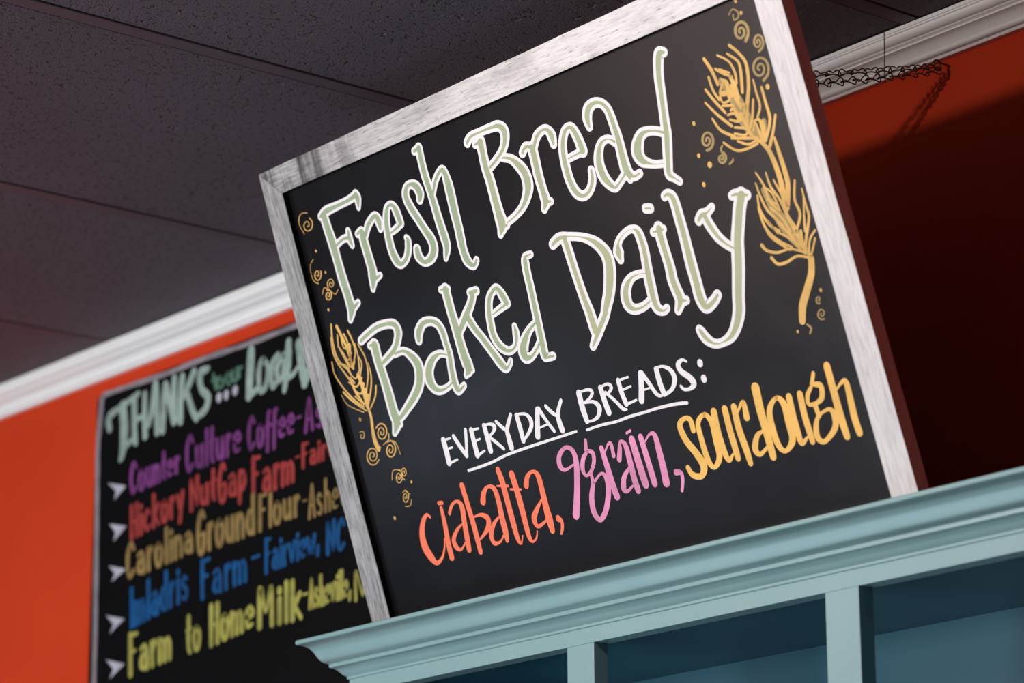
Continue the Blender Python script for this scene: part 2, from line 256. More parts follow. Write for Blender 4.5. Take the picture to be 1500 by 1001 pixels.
# ------------------------------------------------------------------ ink ribbons
# strokes "x,z,width" in millimetres on each board, traced by hand
SIGN_INK = {
 'Fresh': '103.6,507.3,10.2 104.1,495.9,10.5 106.7,471.3,11.8 107.2,451.2,10.6 108,424.4,11.4 109.6,409.4,10.9 110.3,397.3,11.2 110.2,386.7,12.1 102.5,373.8,3.5|110.8,385.2,6.5 126.5,390.6,2.6|96.6,509.1,4.3 110.4,512.9,6.7 135.8,513.8,4.6 157.8,514.8,4.6 172.7,516.9,6|175.1,517.6,7.7 176.4,512,8 174.2,501.4,2|114.1,468.1,3.5 128.7,471.8,3.3 139.2,471,4.5|142.6,479,3.6 141.7,469.3,6 143.4,460.7,3.1|168,468.1,9 167.5,463,10 168.4,443,10.3 169.1,423.2,11.2 167,413.1,11.8 161.1,400,3.1|169.2,410.6,6 181.8,412.9,1.9|158.9,471,3.5 168.1,473.3,4.5 170.9,467.4,7.3|173.3,465.5,4.5 183.1,476.2,5.7 195.5,482.9,5.5 202.4,483.1,5.5 205.2,475.9,8.7 204.6,466.9,4.3|220.6,456.7,1.9 236.2,460.1,3.6 244.1,463.3,2.6|244.5,464.1,7.2 242.3,479.6,7.8 237.6,488.3,4.6 229.4,488.7,4.1 223.9,482.9,6 218.4,470,7.4 215.8,453.7,8.3 215.4,435.6,8.7 219.9,421.5,8.6 227.2,416.5,5 238.4,420.9,5.2 246.5,430.6,6.5 249.5,440.2,5.8 248.1,444.2,2.5|290.6,482.1,6.4 293.7,489.7,9.4 289.5,499.1,8.3 280.1,503.5,4.3 271.3,500.6,5.9 266.8,491.4,7.7 270.3,477.6,8.1 277.9,461.5,7.9 285.5,445.5,7.8 292.6,430.9,9.5 292.5,419.4,10.1 284.2,410.6,7.9 270.1,408.4,5.1 261.8,417.9,8.9 262.1,426.2,7.7|303.4,539.1,4 313.4,541.2,4|313,540.4,7.6 311.7,527.3,7.6 311.3,506.9,7.9 313.2,487.3,7.8 314.2,470.4,8.4 315.2,448.4,9 317.1,426.3,9.4 316.7,416,7.9 312.4,408.1,4.7 309.5,403.5,1.8|317.2,482.4,3.2 326.6,495.3,4.4 338.1,503.7,4.3 346.2,504.1,5.5 348.2,489.6,9.6 347.9,474.5,10.8 346.6,452,10.2 346.2,431.8,9.7 345.1,419.4,9.7 344.2,405.3,8.9 346.6,392.1,8.8 355,383.7,4.4 362.9,388.6,3.6',
 'Bread': '400.1,523.5,4.2 409.1,528.6,3.3 426.8,529.4,2.5 448,529.2,3.4 460.7,527.6,5.6 468,520,8.5 465.7,509.5,6.6 458.2,500.3,4.7 446.8,493.4,3.6 428.4,485.9,3.1|423.1,517.9,10 422.2,506.2,8.2 421,489.1,8.6 422.4,471.2,9 422.4,452.4,9.4 422.5,433.7,10.4 422.8,417.9,12.6 415.9,407.2,2.4|425.8,415.9,6 431,414.6,2.4|412.9,518.1,2.5 421.4,518.4,4.3|453.4,491,2.2 466.7,486.2,3.9 477.4,475.3,8.2 484,463.7,9.8 484.1,450.1,10.6 477.9,439.4,7.3 466.1,428.8,4.1 450,421.7,2.1 433,417.3,1.8|488.7,487.2,3.7 496.4,492.3,3.8 504,490.2,4.2|507,488.4,8.7 506.7,473.8,8.7 505.5,456.9,8.4 506,439.6,7.8 506.2,425.4,8.7 500.5,416.7,2.7|507.1,423.9,4.7 514.4,422.7,2.1|510.2,488.2,4.5 519.4,498.6,4.5 531.5,503.2,3.1 539.8,501,4.6 544,493.1,7.5 543.8,483.4,3.8|561.3,461.1,1.7 573.5,462,1.9 585.6,463,3.1|587.6,463.7,8.2 585.3,478.2,7.3 581.1,490.3,6 575.5,494.5,3.5 567.1,491.6,4.8 559.5,481.6,5.7 555.5,469.3,6.5 553.9,453.9,7.2 554.4,436.8,7 559.4,422.1,6.7 569.2,415,4.2 581.1,417.7,3.9 590.3,427.4,4.9 593,438.7,3.4|608.3,486.8,4 608.5,496.4,7.5 614,505.7,7.3 625.2,509.2,4.5 636.3,506,3.9 643.5,497.5,5.2 646,486,6.1 647,475,6.2 647.9,464,7.3 647.6,449.8,8.2 647.2,435.6,9 648.5,423.3,9.4 656.7,415.3,3.5 667.4,416,2.1|648.5,421,7.9 650.2,414.3,3.2|641,459.9,3.5 632.6,465.2,1.4 621.7,464.5,3.3 613.3,456.6,6.1 608.2,443.6,8.4 609.4,428.8,9.2 615.6,417.6,6.4 623.6,411,3.5 634,415.2,2.7 645.3,421.8,3.4|752.3,531.7,3.1 745,532.5,7 740.3,524.7,7.9 734.9,508.7,7.3 731.9,492,6.7 728.8,475.3,6.4 725.7,458.5,6.7 723.9,447.3,7.6 721.2,438.2,7.6 717.4,426.3,7.1 714.1,415.5,6.4 711.3,403.9,5.6 718,397.1,2.1 724.3,391.7,1.5|720.9,448.3,3.3 707.9,454.2,2.3 695.3,457,3.2 684.4,455.3,6.6 675.9,446.9,10.8 672.6,438.3,12 675.9,429.2,8.4 684,423.5,3.4 694.4,419.3,1.1 707,416.8,0.9',
 'Baked': '112.1,344,4.5 128.2,349,4.8 149.3,353.5,4.9 170.3,353,4.8 183.4,349.2,6.7 187.1,340.5,8.9 183.3,331.6,7 175.5,322.9,6.3 165.7,317.1,5.6 143.2,308.9,4.3|135.9,332.8,11.7 135.5,315.8,11.1 136.3,302.5,11 137.9,286.3,11 138.6,267.8,12.1 138.8,248,12.4 140.3,234.1,12.9 130.5,221,2.2|141.3,233.9,7.7 146.4,230,2.8|126.8,334.5,3.2 135.8,334.1,4.5|169.9,314.7,2.8 187.7,314.5,3.4 200.4,305.2,8.1 207.8,293.3,11.4 206.6,280.5,11.6 199.3,267.8,10.1 186.7,257.4,8.6 170.1,247.8,6.8 151.6,238.4,5 142.3,236.4,5.4|221.6,321.2,6.1 225.3,330.1,8.7 237,338.5,6.2 251.3,338.5,4.8 263.1,332.7,5.9 268.7,321.8,7 269.8,307.4,6.1 270.5,291.9,6.7 267.8,275.8,7.3 266.6,260.7,7.6 269.2,247.4,5.1 282.7,251,2.1|267.4,291.9,1.6 254.3,296.7,2.5 238.7,293.6,7.2 226.3,283.3,10.7 222.3,271.3,12.1 226.8,260,8.2 236.7,254.3,4.4 251.2,254.9,2.3 262.9,258.9,2.4|285.8,369.9,2.7 299.6,367.9,2.5|294,368,9.9 294,353.3,9.5 294.1,336.6,9.4 295.2,322.3,10.4 295.4,305.7,10.4 296.4,286.4,11.3 298.4,269.4,11.7 291.1,261.9,2.3|298.4,267.4,6.3 304.6,265.7,1.8|336.2,354.3,4.9 348.3,354.1,4.6|339.8,351,7.5 331.6,340.8,6.9 318.3,329.9,7.9 306.2,319.9,7.1 297.4,312.9,6.3|320.9,326.8,8.7 328.4,311.1,7.1 338,296.4,7 347.2,280.5,7 357.6,263.1,7.9 364.1,255.2,4.9 371.8,257.6,2 375.9,261.7,1.6|365.9,320.7,1.5 380.4,324,2.6 394.2,327.1,3.8|395.3,328.5,7.2 390.7,339.8,7.5 384.7,348.8,4.5 376.1,346.7,4.3 367.6,340.1,5.4 362,328.8,6.5 358.6,313.2,7 357.8,297,6.9 363.8,283.1,6.4 375.6,274.1,4.3 387.3,274.5,2.9 394.8,281.4,4.3 397.7,290.7,5.4 398.2,299.1,2.2|458.6,372.8,1.5 449.1,372.4,3.4 445.5,367.3,6.7 443.6,354.1,7.1 442.8,335.7,7.1 441.6,318.6,7.1 440.4,301.6,7.5 439.2,287,7.5 438,272.4,8 436.7,256.1,7.5 439,252.5,3.7 450.8,251.6,3.1|435.3,294.8,3 421.7,289.1,4.3 410.6,280.4,7.9 402.5,269.7,11.5 403.7,260.7,9.8 413.3,258.7,4 425.2,264.8,3.1 433.1,270.5,3.7',
 'Daily': '498.7,374.7,4.1 511.3,378.6,4.8 523.7,377.4,3.8|523,378.2,1.7 540.5,373.9,1.4 554.6,368.6,2.7 567.6,360.6,6 576.5,351.2,8.8 581.5,341.5,10.6 581.3,329.5,11.4 576.5,315,11.2 568.8,299.9,9.9 559,286.5,7.9 552.8,277.4,6.4 541.8,267.7,6.2 533.3,259.9,5.9 520.6,248.1,2.4|520.6,376.7,6.9 522,359.5,6.9 523.3,339.7,6.5 525.3,317.3,6.5 527.4,299.8,7.1 529.6,287.1,8.2 530.7,271.4,8.9 531.9,263.3,9.3|601.7,332.1,2.7 601.4,340.3,8.7 604.1,349.2,3.1 611.9,355.7,1.1 624,359.9,0.7 632.7,359.9,0.9 639.5,354.9,5.1 642,343.5,6.2 642.1,330.4,6.6 640.2,316.6,6.9 638.3,302.8,8.2 637.1,286.5,8.2 636.8,274.7,7.3 639.4,265.8,5.4 647.2,261.6,2.3 653.8,263.1,1.2|638.2,307,1.6 625.3,309.5,0.9 610.8,308.1,3.1 600.1,301,6.7 594.7,291.5,8.3 594.8,280.7,7.8 602.5,273.6,4.2 616.2,272.8,2.3 629.7,276.3,2.2|663.8,348.6,2.1 676.3,347.9,4.3 680.6,348,1.4|673.5,350.4,8.1 673.4,345.7,8.1 673.2,336.3,7.7 674,320.8,7.2 674.8,305.3,7.7 673.7,291.4,8.1 675.4,280.3,8 677.2,267.5,8 669.7,256.8,2.4|678.4,266,5.1 686.6,264.7,1.8|661.4,376.6,2.5 669.3,374.8,2.5|695.2,382.1,2.6 701.4,382.9,3.5 706.9,377.3,6.7 708.5,366.3,7.1 708.6,353.4,7.6 708.9,334.6,7.9 708.5,318.3,8.3 708.1,299.7,9.2 708.4,280.8,8.7 708.4,263.2,9.1 712.9,251.1,6.4 725.4,253.5,4.9 735.1,259.4,3.9|736.8,344,3.7 743.3,348.2,4.8 751.9,348.9,2.6 761.6,352.9,1|747.1,347.2,5.7 751.4,334.6,5.6 758.9,319.9,4.5 768.1,309.6,2.8 776.9,302.8,2.5|794.6,357.1,1.6 802.3,356.9,3.5 817.4,352.2,2.9|809.2,354,10.5 801.3,341.6,10.3 793.9,326.3,10.2 786.5,310.9,10.3 781.2,294.9,10.7 776,278.9,10.6 765.9,252.3,9.9 760.6,236.2,9.7 751.2,222.1,7.7 739.2,212,5 724.7,208.3,1.6 711.9,209.3,2.1 701.5,216.9,5.2 695.9,226.3,5 694.4,229,3',
 'EVERYDAY': '218.5,194.9,8.6 218.7,180.7,9 218,166.6,8.6|217.3,195.1,2.7 231.9,194.8,2.7|218.6,183.2,2.8 231.7,183.6,2.7|217,165.7,3.3 235.1,167.6,2.8|239,195.9,5.9 246.6,181,6.6 253.8,169,6.5|263.6,199.1,5.4 259.4,184.2,5.4 253.7,168.6,5.3|274,196.8,7.5 273.5,182.1,8 273.4,166,8.4|272.5,196.8,3 287.6,196.3,2.7|273.6,182.5,3 285.9,183.7,2.7|273,165,3.7 288.6,168.4,2.8|299.2,197.1,7.5 299.5,182,8.3 299.3,166.7,8.3|297.3,197.8,3 310.1,197.3,3.5 316.9,192.8,6.9 312.4,187.1,4.1 301.6,182.7,3|302.3,183.5,4.4 313.4,173.7,4.7 323.5,164.1,4.4|322.3,198.1,4.5 329.7,190,5.1 336.8,183.7,4.6|351.1,200.7,5.1 338.5,185.5,6.6 337.3,174.6,8.2 337.4,163.3,9|361.1,197.6,6.9 361.7,182.3,7.7 361.4,166.9,7.3|359.9,198.9,3.2 375.9,196.7,3.7 383.2,188.8,6.9 381.9,180.4,6.4 374,173.7,4.8 361.6,166.5,3.4|399.8,197.4,7 393.4,181.5,8.5 388.3,167.2,9|402.2,197.3,6.3 409.7,182.4,5.1 418.8,167.2,4.7|393.6,175.7,2.7 411.8,177.2,2.7|415.4,198.2,4.8 422.8,189.3,5.3 430.4,183.5,4.4|443.6,199.2,4.9 432.8,186,6.4 431.6,175.3,8.2 433,165.8,8.6',
 'BREADS': '476.8,201.3,8.7 476.5,184.1,8.9 478.1,167.9,7.7|475.6,202.2,2.9 493.6,202.1,3.7 499,198,5.7 493.9,192.7,3.9 482.3,188.7,3.1|482.3,188.7,2.9 497.5,186.6,4.5 504.2,178.5,7.6 499.4,170.1,5.4 489.5,166.4,3.4 477.4,167.1,2.9|514.6,199.7,7.6 515.9,182.8,8.3 517.8,170.1,8.6|513.9,200.3,3.1 527.3,201.8,3.4 532.4,197.2,5.6 527.5,192.4,3.7 519.2,191.2,2.9|520.9,193.1,4.2 532.8,180.7,4.5 542.1,169.5,4.9 548.2,167.6,2.7|546.4,201.8,6.7 547,187.1,7.1 549.6,173.6,7|546,201.9,3.1 563.7,202.4,2.8|548.2,190,2.8 564.3,191.5,2.6|550.4,173.1,3.4 567.4,174.6,2.8|585.2,201.9,8.2 580.8,186.7,8.7 575.4,172.7,9|586.9,202.3,6.5 594.3,189.2,5.8 601.9,174.5,5.1 609.1,171,3.3|582.3,183.1,2.3 595.9,183.6,2.3|611.6,201,7.6 611.5,186.9,8 613.6,172.7,7.6|609.9,202.5,3.5 622.2,202.3,3.6 633,196.1,5.7 636.5,185.6,7.2 628.8,175.4,5.3 615.9,171.3,4|661.6,199.7,2.7 655.4,203,3.8 647.3,198.9,7.3 649.7,190.6,7.2 659.4,182.1,7.8 663.8,174,8.5 656.6,169.7,4.5 646.7,170.8,4 642.8,175.2,3.7|681.6,193.9,8.8 681.5,193.2,8.8|680.9,176.3,8.4 681,175.2,8.4',
 'underline': '249.7,150.8,3.5 276.2,151.5,3.5 298.5,152.9,3.5 325.6,156.1,3.5 364.4,157.7,3.5 396,158.4,3.4 431.3,159.1,3.2 456,159.7,3.1|474,157.7,2.9 500.4,158.5,3.4 525.6,157.5,3.3 549.6,158.7,3.6 576.6,158.6,3.3 597.8,158.9,3.5 625.8,157.8,3.8 645.5,155.4,4',
 'ciabatta': '156.4,109.1,3.3 151,112.8,4.3 141.5,106.6,7.5 133,92.4,9.9 131.7,75.4,12.4 139,60,10.9 147,52.2,5.9 158.8,56.8,4.1 168.2,67.7,3 172.7,78.6,2.3|181.6,116,5.7 180.2,93.7,8 177.5,72.4,9 177,54.6,9.5|179.1,122.7,5.1 185.7,122,5.1|194.3,107.1,5.2 202.9,116.1,4.5 213.8,118.8,3.7 220.4,111.5,8.3 217.9,93.4,8.8 215.3,75.3,9.3 213.1,58.4,8.8|214.4,90.9,2 201.2,85.4,4.7 189.6,75,7 190.6,65.5,7.8 198.4,60.8,3.6 211.2,68.3,2.4|230.8,135.5,8.8 231.8,115.6,8.4 233.1,92.3,8.8 233.3,72.3,8.8 233,52.3,7.9|236.5,94.8,2.1 251.1,95.3,4.6 262.2,88.8,8.3 258.6,78.7,7.5 245.6,70.2,4.1 235.4,65.8,2.3|261.4,110.1,9.8 267.2,120,7.7 277.8,125.8,3.9 287.6,120.9,7.5 289.6,105.3,8.6 288.1,87.3,9.5 287.8,69.1,10 286.6,57.5,6.3|284.8,87.9,2.3 271.4,81.1,5.5 260.6,69.2,7.9 262.1,58.2,6 273.8,57.8,3.1 282.2,64,2.5|303.1,141.7,8.1 305.3,126.8,9.5 305.4,104,9.5 305.5,78.2,9.5 306.2,56.9,7.6 310.2,49.7,3.3 316.5,58.2,2|293.9,123.6,2.4 313.8,120,3.3|325.5,132.2,9.8 326.9,113.8,9.8 327.5,92.5,9.8 327.1,71.5,8.9 327.4,54.8,7.5 331.7,48.4,3.6 340,51.9,2.9 344.1,59.2,2.1|316.4,115.4,2.7 334.9,112,2.4|345.9,115.2,9.3 351.9,124.3,6.8 362.8,128.6,4.1 370.6,122.4,8.1 371.3,104.3,9.2 370.4,84.9,10.5 370.6,68.5,11.8 370.7,55.7,8.8|367.3,94.5,2.5 354.3,84.8,6.2 344.5,74.5,9 347.3,64.5,5.5 360.9,67.1,3.7 369.6,71.6,2.6|386.3,67.2,8.5 390.8,62.7,5.6 388.8,54.8,5 384.8,49.3,3.5',
 '9grain': '436.7,123.4,2.7 420,120,4.2 412.8,126.5,7.8 416.5,138.1,6.9 430,145,5 440.3,140.3,6.6 442.4,127.7,8.6 436.3,107.2,9.5 428.8,88.2,10.1 418,65.7,11.2|467.1,146.6,4.9 463.8,135.8,6.1|463.3,134.6,3.6 473.1,131.3,6 472,120.8,6.2 462.8,110.4,5 452.5,107.2,3.9 449.8,115.5,7 455.2,126.7,6.5 465,133.6,4|461.9,107.9,5 461.1,95.9,6.2|462.6,97,3.8 478.6,104.8,3.6 485.5,96.8,8 482.3,81.3,8.4 469.8,62,8 456.5,53.6,6.6 449.6,64.2,8.9 452.4,81.3,8.3 461.1,95.9,6.1|490.1,132.8,7.3 491.4,111.8,9.2 492.7,90.1,9.5 494.6,74.8,9.9|493.1,126.2,2.3 502.5,135.1,3.5 507.7,134.3,5.2 506.8,120.9,6.1|514.4,115.2,7.6 519.3,125.2,6.8 523.9,134.3,3.8 530.4,128.4,7.4 530.9,109.7,9 530.4,88.5,9.4 531.7,75.3,9|528.5,103.5,3 515,94,7 509.2,81.8,8.7 514.4,77.5,4.6 524.8,81.6,2.8|543.1,132.6,10.1 544.1,111.2,10.8 545.1,93.8,11.2 546.4,79.6,10.4|537.5,141.6,3.2 544.9,143.1,3.2|558.4,132.9,8.2 559.5,113.5,8.9 560.5,93.6,9.3 561.1,78,9.3|563.7,126.6,2.4 573.9,133.2,3.4 581.5,130.4,7 582,114.5,9.2 581.5,93.6,10.3 579.9,75.5,11|599.5,83.7,7.1 607.2,81.6,5.6 606.8,73.2,5 601.4,62.4,4.5',
 'sourdough': '643.9,124.4,7.7 643.2,136.1,7.2 634.9,139.4,5.5 624.9,133.1,8.6 628.3,115.8,9.3 638.5,99,9.9 645.3,82.8,10.9 637.9,72.7,7.4 624.9,75.9,7.4 620.1,85.1,6.9|667.3,137.5,5.8 674.9,126.5,8 674.4,106.9,9 672.8,87.5,8.6 661.1,78.2,5.7 654.2,87.8,8.5 652.6,111.1,8.2 654.1,130.6,7.3 667.3,137.5,4.9|682.5,137.3,9.9 680.6,117.1,9.9 681.8,95.6,9.4 685.8,81.8,6.6 694.6,86.7,3.2|700.2,136.9,9.3 699.5,115.1,9.3 700.2,95.4,9.3 700.6,81.4,8.4|714.6,136.5,8.8 713.5,112.3,9.7 716.1,89.1,9.7 717.2,72.6,7.9|717.6,129.4,3 726.4,137.3,4.6 730.9,137.2,6.9 729.7,122.1,9.2|754.2,150.2,12.2 752.6,125.6,11.7 753.1,102.9,10.9 753.1,82,10.4 753.2,73.1,9.6|751,103.3,2.6 738.2,99.4,6.6 729.9,86.4,9.2 735.1,79,5.6 748.4,84.5,4|780.2,133.2,5.2 789.2,124.6,9.2 789.2,103.8,10.3 787.7,84.9,9.3 774.2,75.5,5.3 765.8,82.7,8.3 763.1,102.5,9.5 766.2,122.8,8.2 780.2,133.2,5|799.2,130.5,8.9 798.2,110,8.9 798.2,92.4,8.9 800,79.3,7 810.4,83.7,2.9|815.9,130,8.9 814.5,106.7,8.9 815.2,90.7,8.9 815.9,77.9,7.6|842.8,147.7,5.1 836.7,137.1,5.5|836.6,136.8,4.1 848.3,133.1,7.4 845.9,121,7.3 836.7,116.5,4.7 825,117.3,4.7 826.3,126.6,6 834.6,134.4,4.4|833.6,114,7.1 834.8,102.7,6.3|834.8,102.7,3.8 851.4,106.4,4.6 856.9,98.2,9.1 852.1,85,7.6 833.1,74.5,5.5 824.6,80.9,8.2 827,93.1,7.2 834.8,102.7,4.5|864.6,151,9.9 864.7,125,9.9 864.9,96.6,10.3 866.3,74.1,9.1|868.6,124.2,2.4 879.5,130.5,4.4 885.2,128.6,7.3 884.7,109.9,9 883.7,89.7,9.4 885,74.2,9',
 'wheat_left': '62.6,376.6,2.6 57.2,358.2,3.2 56.1,337.8,3.1 63.7,323.1,2.5 74.8,313.3,2|72.2,371.7,5 77.6,355.6,5 81.5,339.8,4.6 82.6,320.9,4|55.1,360.5,2.3 52,342.4,2.6 56,326.6,2.7 64.9,311.6,2.8 73.1,298.7,3.1|44.8,330.9,2.3 43.7,316.1,2.6 52.7,297.3,2.6 68.6,277.2,2.6 84.5,264.7,2.6|52,290,3.1 65,276.1,3 87.9,258.4,2.2|46.8,287.3,0.8 54.4,272.7,0.9 81.6,257.8,1.4|91.8,361.7,3 95.6,347.9,3.1 95.4,333,2.5 84.7,318.6,2.1|82.2,359.2,2.8 85.2,348.3,2.9 80.7,334.4,2.6|104.9,341.2,2.4 111.9,322.1,2.5 109.5,302.2,2.5 98.8,284.1,2.2 90.8,265.3,2.2|98.3,343.6,2.6 98.8,326.7,2.6 94.3,309.1,2.3|99.3,326.6,2.5 102.1,316.7,2.6 92.1,300.3,2.6 91.8,281.8,2.3|114.9,314.9,1.4 114.3,299.3,2.6 107.8,284,2.7 92.8,263,3.1|118.5,284.6,3 111.7,272.1,2.5 97.1,260.3,2.1|69.2,361.1,2.6 66.2,346.8,2.6 70.9,332.7,2.8 76.2,316.7,2.5|75.5,357.9,2.9 75.3,343,2.5 87.2,342.3,2.2|64.8,347.2,2.3 71.3,337.3,2.6 77.4,326.7,2 87.2,333.9,2.8|69.2,335.9,2.3 75.3,325.3,2.6 81.8,315.5,2 89.3,322.3,2.9|72,313.8,2.2 81.9,301.5,1.9 92.2,307.7,3.1|67.5,299.8,2.1 80.7,291.5,2.2 94.8,299.7,3.5|72.9,305.3,2.3 78.4,296.7,2.6|73.7,289.2,2.3 85.5,281.2,2 96.1,292,3.5|72.8,280.1,2.2 88.7,267.5,2.2 97.4,284.3,4.4|87.9,344,5.1 82.7,328.3,4.6 83.2,315.2,5.2|89.3,304.6,5.6 91.9,292.9,6.3 91.7,278.1,5.8 90.1,263.6,3.5|73.1,298.7,3.9 76.4,284.9,4.3 85.9,268.1,3.1|56,326.6,1.7 70.3,320.7,2.3 75.7,308.4,3|98.6,276.7,3.8 90.7,261.6,2.7|92.6,260.3,4.3 93.2,248.1,4.9 90.1,233.9,5.4 88.8,219.3,7.5 91.5,208.6,7.8|89.5,208.9,2.6 96,210.1,2.2',
 'swirls_left': '97.3,234.1,1.8 105.6,237.7,1.6 113.3,236.2,1.8 117,230.7,2.4 115.4,224.1,2.2 109.9,219.6,1.7 103.3,218.9,1.5 98.9,221.9,2 98.3,226.8,2.2 101.2,231,1.8 105.9,232.8,1.4 109.8,231.7,1.6 111.4,228.8,2 110.4,225.7,1.8 107.7,223.9,1.4 105.1,224,1.3 103.7,225.3,1.8 104,226.9,1.7 105.1,227.9,1.5|111.7,213.4,1.7 119.7,213.5,1.7 124.6,208.9,2.4 124.5,202,2.5 119.8,196.3,2 113.3,194.1,1.5 108.1,196.1,2 106.3,200.8,2.4 108.4,205.8,2.1 112.9,208.7,1.6 117.3,208.6,1.5 119.7,206,2.1 119.3,202.5,2 116.9,199.9,1.6 114,199.2,1.3 112,200.3,1.8 111.8,202.2,2 112.8,203.7,1.6 114.1,204.1,1.3|87.4,195.5,1.6 78.1,191.1,1.4 69.2,192.6,1.6 64.9,198.9,2.1 67,206.2,1.9 73.7,211,1.4 81.3,211.1,1.3 85.9,207.1,1.8 85.7,201.4,1.9 81.4,197,1.4 75.6,195.9,1.2 71.5,198.1,1.6 70.7,202,1.8 73.1,205.5,1.4 76.8,206.8,1.1 79.8,205.8,1.3 80.7,203.5,1.7 79.6,201.5,1.4 77.7,200.7,1 76.3,201.1,1|63.4,235.3,1 68.1,235.9,0.9 71.2,233.7,1.3 71.3,230.3,1.3 69,227.6,1 65.8,226.8,0.8 63.7,228,1.1 63.4,230.1,1.2 64.6,231.7,0.9 66.2,232.1,0.7 67.2,231.5,1 67.1,230.7,1|117.1,176,1.2 122.1,175.1,1.5 124.2,170.7,1.9 122.7,165.2,1.7 118.7,161.2,1.4 114.2,160.4,1.1 111.5,162.7,1.6 111.5,166.7,1.7 113.8,170.3,1.4 117.1,172,1.1 119.6,171.1,1.3 120.4,168.7,1.6 119.4,166.2,1.4 117.4,164.7,1.1 115.7,164.7,1 115,165.8,1.4 115.3,167.1,1.3 116.2,167.9,1.1|122.6,168.2,1.7 124,172.6,1.5 127.5,175.6,1.2 131.1,175.9,1.1 133.2,173.7,1.5 133,170.4,1.5 130.9,167.7,1.2 128.2,166.8,0.9 126.2,167.8,1.2 125.9,169.8,1.4 126.9,171.8,1.2 128.6,172.8,0.9 129.9,172.5,1 130.2,171.4,1.3 129.8,170.4,1.1 129.1,170,0.9|116.7,147.8,1.3 122,149.3,1.2 125.6,146.9,1.7 126.1,142.2,1.8 123.5,137.5,1.5 119.4,135.1,1.2 115.9,135.6,1.3 114.5,138.6,1.7 115.5,142.2,1.5 118.1,144.8,1.2 120.9,145.3,1 122.5,143.8,1.5 122.4,141.5,1.5 121.1,139.5,1.2 119.4,138.8,0.9 118.3,139.4,1.3 118.1,140.5,1.4 118.7,141.4,1.3|74.6,512.9,1.7 77.9,507,1.9 75.4,501.2,1.6 69.3,498.3,1.2 63,499.2,1.2 59.5,503,1.6 60.2,507.2,1.6 63.8,509.8,1.2 68.1,509.8,1 70.6,507.8,1.3 70.7,505.3,1.5 68.9,503.8,1.1 66.9,503.7,0.9 65.9,504.6,1|69.7,444.5,2.2 67.5,438.7,2 62.6,435.2,1.5 57.9,435.5,1.4 55.5,438.8,2 56.4,443.1,1.9 59.4,446.1,1.5 62.7,446.6,1.2 64.7,444.8,1.7 64.6,442.2,1.7 63,440.3,1.4 61.2,439.9,1 60.3,440.7,1.5 60.4,441.7,1.6|75.7,421.5,1.7 76.1,426.3,1.6 79.8,429.8,1.2 84.5,430.4,1 88,428.4,1.3 88.6,425,1.5 86.6,422,1.2 83.4,420.9,0.9 80.7,421.8,1 79.7,423.8,1.3 80.6,425.8,1.2 82.4,426.7,0.8 83.9,426.4,0.9 84.5,425.5,1.2 84.1,424.7,1.1|71.6,419.5,1.4 76.6,418.3,1.6 78.9,414.5,2.1 77.8,410.1,1.9 74.1,407.2,1.5 69.9,407,1.3 67.1,409.2,1.8 67,412.4,1.9 69.1,415,1.5 72,415.9,1.2 74.3,415,1.4 75.1,413,1.8 74.2,411.2,1.5 72.5,410.3,1.1 71.1,410.6,1.2 70.6,411.5,1.6 70.9,412.3,1.5|60.9,462.2,0.9 52.7,457,0.8 49.3,447,0.8 51,435.9,1 59.2,430.7,1|72.6,520.2,1 61.5,522.1,0.9 53.7,517.8,1.3 51.5,509.3,1.1 56.4,496.5,0.8|93.3,414.4,1.3 86.7,410.6,1 80.3,414.7,0.8|61,416.5,1 67.7,423,1 74,420.7,0.9|70.3,471,3.3 70.4,470.5,3.3|78.2,441.3,3.2 78,440.8,3.2|64.9,395.3,3.5 64.7,394.8,3.5|70.7,250.6,4.4 70.8,250.2,4.4|138.4,157.4,3.4 138.4,156.9,3.4|88.3,120.1,3.9 88.2,119.1,3.9|118.2,214.8,0.9 128.4,208.9,1.3 131.1,194.1,1|102.9,166.3,1.4 106.6,175.1,1 114,177.6,0.9 122.5,173.7,1|114.4,130.2,0.8 124.1,129.3,1 130,136.1,1.1|126.4,161.9,1.1 122.4,167.4,1.3|102.7,211.4,1 116.1,216,1.4 119.2,223.3,1.6|122.1,148.5,1.3 129.8,142.7,0.9|71,250.8,4.6 71.1,250.3,4.6',
